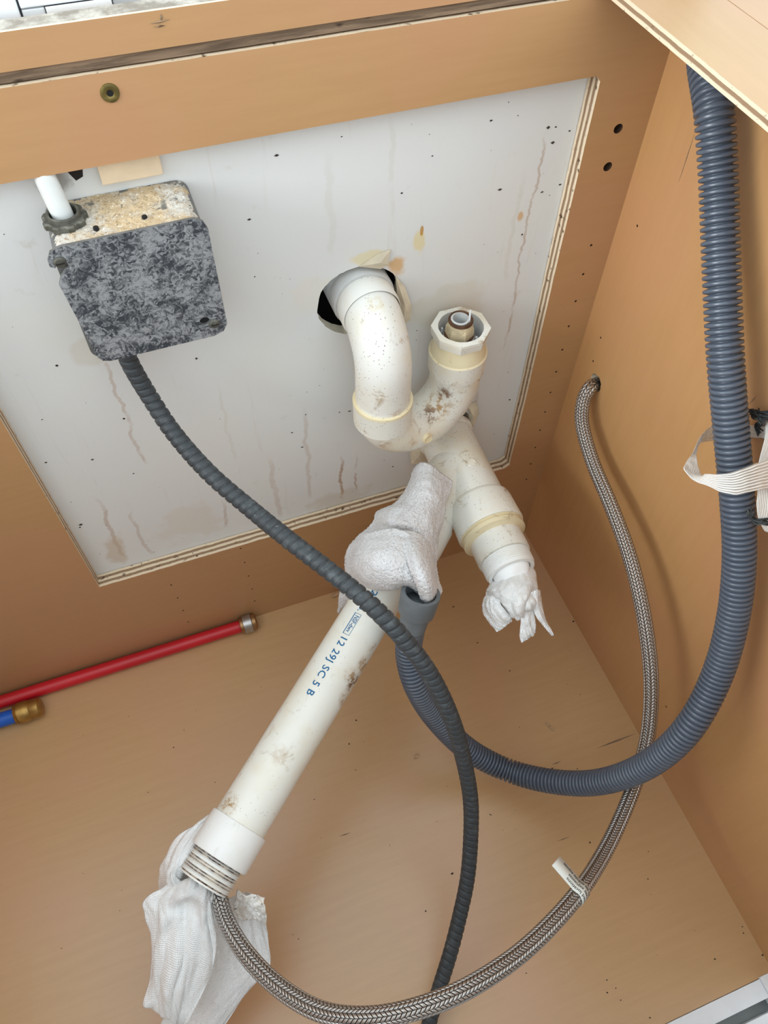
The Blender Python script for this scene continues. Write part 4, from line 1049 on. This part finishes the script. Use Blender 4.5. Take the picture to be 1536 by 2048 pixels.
def print_box(t0, t1, a0, a1, w):
    up = (Vector((0, 0, 1)) - dB * dB.z).normalized()
    side = dB.cross(up)
    r = 0.02415 + 0.00022
    f = lambda t, a: Q(t) + (up * math.cos(a) + side * math.sin(a)) * r
    wa = w / r
    verts, faces = [], []
    def quad(ta, tb, aa, ab):
        n = 6
        b = len(verts)
        for i in range(n + 1):
            a = aa + (ab - aa) * i / n
            verts.extend([f(ta, a), f(tb, a)])
        for i in range(n):
            faces.append((b + 2 * i, b + 2 * i + 1, b + 2 * i + 3, b + 2 * i + 2))
    quad(t0, t1, a0, a0 + wa); quad(t0, t1, a1 - wa * 2, a1); quad(t0, t0 + w, a0, a1); quad(t1 - w, t1, a0, a1)
    o = mesh_obj('printed_frame', verts, faces, M['ink'], lp, False)
print_box(0.2095, 0.2330, -0.045, 0.245, 0.0004)

# ------------------------------------------------------------------ flexible conduit
cpath, cl = catmull(CONDUIT, 0.00072)
PC = 0.0072
def crad(s, a):
    f = (s / PC + a / (2 * math.pi)) % 1.0
    g = abs(f - 0.5) * 2                     # 1 at the groove
    return 0.00735 - 0.00145 * max(0.0, (g - 0.72) / 0.28) ** 1.2 - 0.0003 * g * g
co = tube('flexible_conduit', cpath, crad, 30, M['conduit'])
tag(co, 'dark grey ribbed flexible conduit hanging from the junction box to the floor', 'conduit')

# ------------------------------------------------------------------ grey corrugated drain hose
ht = thing('drain_hose', 'blue-grey corrugated drain hose looping from under the stretcher to a grey cuff', 'hose', (-0.16, -0.34, 0.08))
hpath, hl = catmull(HOSE, 0.00058)
PH = 0.00465
ncuff = int(0.060 / 0.00058)
def hrad(s, a):
    f = (s / PH) % 1.0
    g = abs(f - 0.5) * 2
    return 0.0130 - 0.0046 * max(0.0, (g - 0.42) / 0.58) ** 1.6 - 0.0005 * g * g
tube('corrugated_tube', hpath[:-ncuff + 30], hrad, 30, M['hose'], ht)
sl = hpath[-ncuff - 4:-20]
tube('sleeve', sl[::6] + [sl[-1]], lambda s, a: 0.0122 + 0.0022 * min(1, s / 0.06), 32, M['hose_cuff'], ht)
ce = hpath[-1]
cd = (hpath[-1] - hpath[-40]).normalized()
cuff = lathe('cuff', ce - cd * 0.0240, cd, [(0, 0.0140), (0.0005, 0.0168), (0.0015, 0.0172), (0.0225, 0.0182), (0.0240, 0.0178), (0.0242, 0.0148), (0.0235, 0.0140), (0.002, 0.0132), (0.002, 0)], M['hose_cuff'], ht, 44)

# ------------------------------------------------------------------ braided supply hose
bt = thing('supply_hose', 'braided stainless steel supply hose curving from the side-wall hole to the pipe end', 'hose', (-0.25, -0.45, 0.18))
bpath, bl = catmull(BRAID, 0.0022)
tube('braided_tube', bpath, lambda s, a: 0.0074, 28, M['braid'], bt)
# paper label wrapped round the hose with a free flag
tg = [Vector(p) for p in TAG]
k = min(range(len(bpath)), key=lambda i: (bpath[i] - (tg[2] + tg[3]) / 2 - Vector((-0.004, 0.002, 0))).length)
bt_t = (bpath[k + 1] - bpath[k - 1]).normalized()
bt_c = bpath[k]
view = Vector((0.1, -0.15, 1.0))
nrm = (view - bt_t * view.dot(bt_t)).normalized()
lat = nrm.cross(bt_t).normalized()
if lat.x > 0:
    lat = -lat                                # free end points to the left
W2 = 0.0076
rl = 0.0078
LV, LUV = [], []
NS = 40
L_total = 0.0435
def tag_point(s, w):
    """s runs from the right flank of the hose over its top and out along the flag"""
    arc = math.pi * 1.0 * rl
    if s < 0.018:
        a = (s / rl) - 1.55
        q = lat * math.sin(a) * rl + nrm * math.cos(a) * rl
    else:
        a = 0.018 / rl - 1.55
        q = lat * math.sin(a) * rl + nrm * math.cos(a) * rl
        d = (lat * math.cos(a) - nrm * math.sin(a))
        d = (d + lat * 0.5 + nrm * 0.55).normalized()
        e = s - 0.018
        q = q + d * e
    return bt_c + q + bt_t * w
for i in range(NS + 1):
    for j in (0, 1):
        LV.append(tag_point(L_total * i / NS, W2 if j else -W2))
lab = mesh_obj('label_tag', LV, [(2 * i, 2 * i + 1, 2 * i + 3, 2 * i + 2) for i in range(NS)], M['label'], bt, True)
lab['label'] = 'white paper tag with small print'
m_ = lab.modifiers.new('thickness', 'SOLIDIFY'); m_.thickness = 0.0003; m_.offset = 0
def tag_text(body, s0, s1, w0, size):
    me = text_mesh(body, size)
    xs = [v.co.x for v in me.vertices]
    k = (s1 - s0) / (max(xs) - min(xs))
    sg = 1 if bt_t.y < 0 else -1              # glyph tops point towards the front
    for v in me.vertices:
        s = s0 + (v.co.x - min(xs)) * k
        w = w0 + sg * v.co.y
        p0 = tag_point(s, w)
        n_ = (tag_point(s + 0.0003, w) - tag_point(s - 0.0003, w)).cross(bt_t).normalized()
        if n_.dot(nrm) < 0:
            n_ = -n_
        v.co = p0 + n_ * 0.0003
    me.materials.clear(); me.materials.append(M['ink_dark'])
    me.name = 'tag_print'
    o = bpy.data.objects.new('tag_print', me)
    COL.objects.link(o)
    attach(o, lab)
sg = 1 if bt_t.y < 0 else -1
tag_text('used locations', 0.003, 0.0285, sg * 0.0028, 0.0050)
tag_text('areas expuestas', 0.003, 0.0290, sg * -0.0018, 0.0045)
tag_text('dans des endroits exposes', 0.002, 0.0375, sg * -0.0062, 0.0045)

# ------------------------------------------------------------------ cloth rag
rg = thing('cleaning_rag', 'white terry cloth rag draped over the wye branch and stuffed into the hose cuff', 'rag', (-0.21, -0.12, 0.25))
sheet('draped_cloth', RAG[:8], 130, 120, M['terry'], rg, 0.003, 0.0016, 55, 0.0007, 1)
sheet('front_fold', [RAGTOP] + RAG[6:], 130, 110, M['terry'], rg, 0.003, 0.0014, 55, 0.0007, 9)
sheet('folded_strip', RAG2, 60, 90, M['terry'], rg, 0.003, 0.0010, 60, 0.0006, 2)
sheet('hanging_corner', RAG3, 40, 50, M['terry'], rg, 0.003, 0.0010, 60, 0.0006, 3)

# ------------------------------------------------------------------ paper towels
pt = thing('paper_towel', 'crumpled white paper towel hanging from the threaded end of the long pipe', 'paper towel', (-0.50, -0.33, 0.05))
sheet('towel_flap', PTA, 50, 70, M['towel'], pt, 0.0008, 0.0014, 40, 0, 1, crease=1.2)
sheet('towel_front', PTB, 80, 120, M['towel'], pt, 0.0008, 0.0020, 34, 0, 2, crease=1.3)
sheet('towel_back', PTC, 80, 110, M['towel'], pt, 0.0008, 0.0020, 32, 0, 3, crease=1.2)
st = sheet('stained_corner', PTD, 40, 40, M['towel_stain'], pt, 0.0008, 0.0020, 130, 0, 4, crease=0.9)
pq = thing('paper_towel', 'small twisted paper towel plugging the short threaded branch', 'paper towel', (-0.15, -0.20, 0.22))
sheet('towel_wad', PP1, 60, 60, M['towel'], pq, 0.0008, 0.0012, 60, 0, 5, crease=2.2)
core = lathe('towel_core', P(0.1700), dY, [(0, 0.0195), (0.0200, 0.0198), (0.0270, 0.0185), (0.0330, 0.0140), (0.0360, 0.0070), (0.0370, 0.0)], M['towel'], pq, 40)
for v in core.data.vertices:
    v.co += Vector((noise.noise(v.co * 90), noise.noise(v.co * 90 + Vector((5, 0, 0))), noise.noise(v.co * 90 + Vector((0, 9, 0))))) * 0.0022
sheet('towel_fold', PP2, 36, 44, M['towel'], pq, 0.0008, 0.0018, 90, 0, 6, crease=0.9)
sheet('towel_tab', PP3, 24, 40, M['towel'], pq, 0.0008, 0.0012, 90, 0, 7, crease=0.9)
sheet('towel_tip', PP4, 20, 44, M['towel'], pq, 0.0008, 0.0010, 90, 0, 8, crease=0.9)

# ------------------------------------------------------------------ red and blue pipes
rd = thing('red_water_pipe', 'red plastic water pipe lying along the back of the cabinet floor', 'water pipe', (-0.62, -0.011, 0.0))
x1 = -0.4185
lathe('pipe', (-0.925, -0.0115, 0.0092), (1, 0, 0), [(0, 0.0080), (0.925 + x1 + 0.002, 0.0080)], M['red_pex'], rd, 28)
cap = lathe('end_cap', (x1, -0.0125, 0.0122), (1, 0, 0), [(0, 0.0082), (0.0005, 0.0105), (0.0040, 0.0110), (0.0045, 0.0118), (0.0150, 0.0120), (0.0160, 0.0105)], M['steel'], rd, 32, mats=[M['bronze'], M['steel']], sel=lambda i: 1 if i in (3, 4) else 0)
lathe('cap_end', (x1 + 0.0158, -0.0125, 0.0122), (1, 0, 0), [(0, 0.0104), (0.0010, 0.0108), (0.0045, 0.0104), (0.0062, 0.0085), (0.0062, 0)], M['bronze'], cap, 32)
bu = thing('blue_water_pipe', 'blue plastic water pipe stub with a brass cap on the cabinet floor', 'water pipe', (-0.8, -0.036, 0.0))
xb = -0.7010
lathe('pipe', (-0.925, -0.0360, 0.0118), (1, 0, 0), [(0, 0.0090), (0.925 + xb + 0.002, 0.0090)], M['blue_pex'], bu, 28)
cb = lathe('end_cap', (xb, -0.0360, 0.0135), (1, 0, 0), [(0, 0.0085), (0.0005, 0.0118), (0.0030, 0.0126), (0.0036, 0.0120), (0.0044, 0.0128), (0.0130, 0.0133), (0.0150, 0.0128), (0.0180, 0.0118)], M['brass'], bu, 32)
lathe('cap_end', (xb + 0.0175, -0.0360, 0.0135), (1, 0, 0), [(0, 0.0116), (0.0015, 0.0122), (0.0110, 0.0120), (0.0135, 0.0100), (0.0138, 0)], M['brass'], cb, 32)

# ------------------------------------------------------------------ tape and frayed cord at the right
tpz = thing('strapping_tape', 'loop of clear reinforced strapping tape round the grey hose', 'tape', (-0.04, -0.25, 0.45))
ribbon('tape_loop', TAPE, M['tape'], tpz, 160, 1)
ribbon('tape_tail', TAPE2, M['tape'], tpz, 80, 2)
def fray(name, pts, n, spread, seed, parent):
    rnd = random.Random(seed)
    for k in range(n):
        j = [tuple(c + rnd.uniform(-spread, spread) for c in p) for p in pts]
        tube(name, catmull(j, 0.0015)[0], lambda s, a: 0.0006, 6, M['fray'], parent)
fc = thing('frayed_cord', 'dark frayed cord knotted in the strapping tape', 'cord', (-0.02, -0.23, 0.45))
fray('strand', FRAY1, 7, 0.0022, 1, fc)
fray('strand', FRAY2, 9, 0.0026, 2, fc)
fray('strand', [FRAYC[0], tuple((a + b) / 2 - (0.004 if i == 0 else 0) for i, (a, b) in enumerate(zip(*FRAYC))), FRAYC[1]], 14, 0.0036, 3, fc)

# ------------------------------------------------------------------ crumbs
def chip(name, loc, sx, sy, sz, rz, mat, label, cat, group=None):
    bm = bmesh.new()
    bmesh.ops.create_icosphere(bm, subdivisions=1, radius=1.0)
    for v in bm.verts:
        k = 1 + 0.35 * noise.noise(v.co * 2 + Vector((loc[0] * 90, loc[1] * 70, 0)))
        v.co = Vector((v.co.x * sx * k, v.co.y * sy * k, v.co.z * sz * k))
    me = bpy.data.meshes.new(name)
    bm.to_mesh(me); bm.free()
    me.materials.append(mat)
    o = bpy.data.objects.new(name, me)
    COL.objects.link(o)
    o.location = loc
    o.rotation_euler = (0, 0, rz)
    return tag(o, label, cat, group)
chip('wood_chip', (-0.2646, -0.2442, 0.0014), 0.0042, 0.0030, 0.0016, 0.4, M['woodchip'], 'small pale wood chip on the floor beside the corrugated hose', 'wood chip')
chip('wood_chip', (-0.0982, -0.2668, 0.0012), 0.0016, 0.0085, 0.0014, 0.35, M['woodchip'], 'thin wood sliver on the floor near the right wall', 'wood chip')
chip('wood_chip', (-0.2651, -0.0529, 0.0014), 0.0030, 0.0022, 0.0014, 0.1, M['woodchip'], 'tiny wood chip on the floor left of the hanging rag corner', 'wood chip')
chip('wood_chip', (-0.2853, -0.0060, 0.0030), 0.0100, 0.0028, 0.0032, 0.25, M['woodchip'], 'pale splinter at the foot of the back panel behind the rag', 'wood chip')
rnd = random.Random(3)
vs, fs = [], []
def crumb(p, r, ax):
    b = len(vs)
    for d in ((1, 0, 0), (-1, 0, 0), (0, 1, 0), (0, -1, 0), (0, 0, 1), (0, 0, -1)):
        kk = rnd.uniform(0.7, 1.3)
        v = [d[i] * r * kk * (1.5 if i == 0 else 1) for i in range(3)]
        v[ax] *= 0.6
        vs.append(tuple(p[i] + v[i] for i in range(3)))
    for f in ((0, 2, 4), (2, 1, 4), (1, 3, 4), (3, 0, 4), (2, 0, 5), (1, 2, 5), (3, 1, 5), (0, 3, 5)):
        fs.append(tuple(b + i for i in f))
for (x, y) in SPK:
    crumb((x, y, 0.0005), rnd.uniform(0.0006, 0.0011), 2)
for _ in range(60):
    crumb((rnd.uniform(-0.7, -0.01), rnd.uniform(-0.55, -0.02), 0.0003), rnd.uniform(0.0003, 0.0006), 2)
fl = mesh_obj('crumbs', vs, fs, M['droppings'], None, False)
tag(fl, 'scattered dark crumbs on the cabinet floor', 'crumbs'); fl['kind'] = 'stuff'
vs, fs = [], []
for (x, z) in DSP:
    crumb((x, 0.0163, z), rnd.uniform(0.0007, 0.0013), 1)
for _ in range(70):
    crumb((rnd.uniform(-0.54, -0.06), 0.0164, rnd.uniform(0.18, 0.63)), rnd.uniform(0.0002, 0.0006), 1)
ws = mesh_obj('wall_specks', vs, fs, M['droppings'], wall_rear, False)
ws['kind'] = 'stuff'
# floor scratches: fine dark cuts
def scratch(p0, p1, w):
    a, b = Vector(p0), Vector(p1)
    d = (b - a).normalized()
    n = Vector((-d.y, d.x, 0)) * w
    z = Vector((0, 0, 0.0002))
    m_ = (a + b) / 2
    return mesh_obj('scratch', [a + z, m_ + n + z, b + z, m_ - n + z], [(0, 1, 2, 3)], M['stud'], floor, False)
for (a_, b_) in (((0, -0.054, 0.617), (0, -0.0555, 0.576)), ((0, -0.213, 0.496), (0, -0.2105, 0.482))):
    mesh_obj('scratch', [(-0.0002, a_[1], a_[2]), (-0.0002, (a_[1] + b_[1]) / 2 + 0.0004, (a_[2] + b_[2]) / 2), (-0.0002, b_[1], b_[2]), (-0.0002, (a_[1] + b_[1]) / 2 - 0.0004, (a_[2] + b_[2]) / 2)], [(0, 1, 2, 3)], M['stud'], wall_right, False)
for s_ in SCR:
    scratch(*s_)
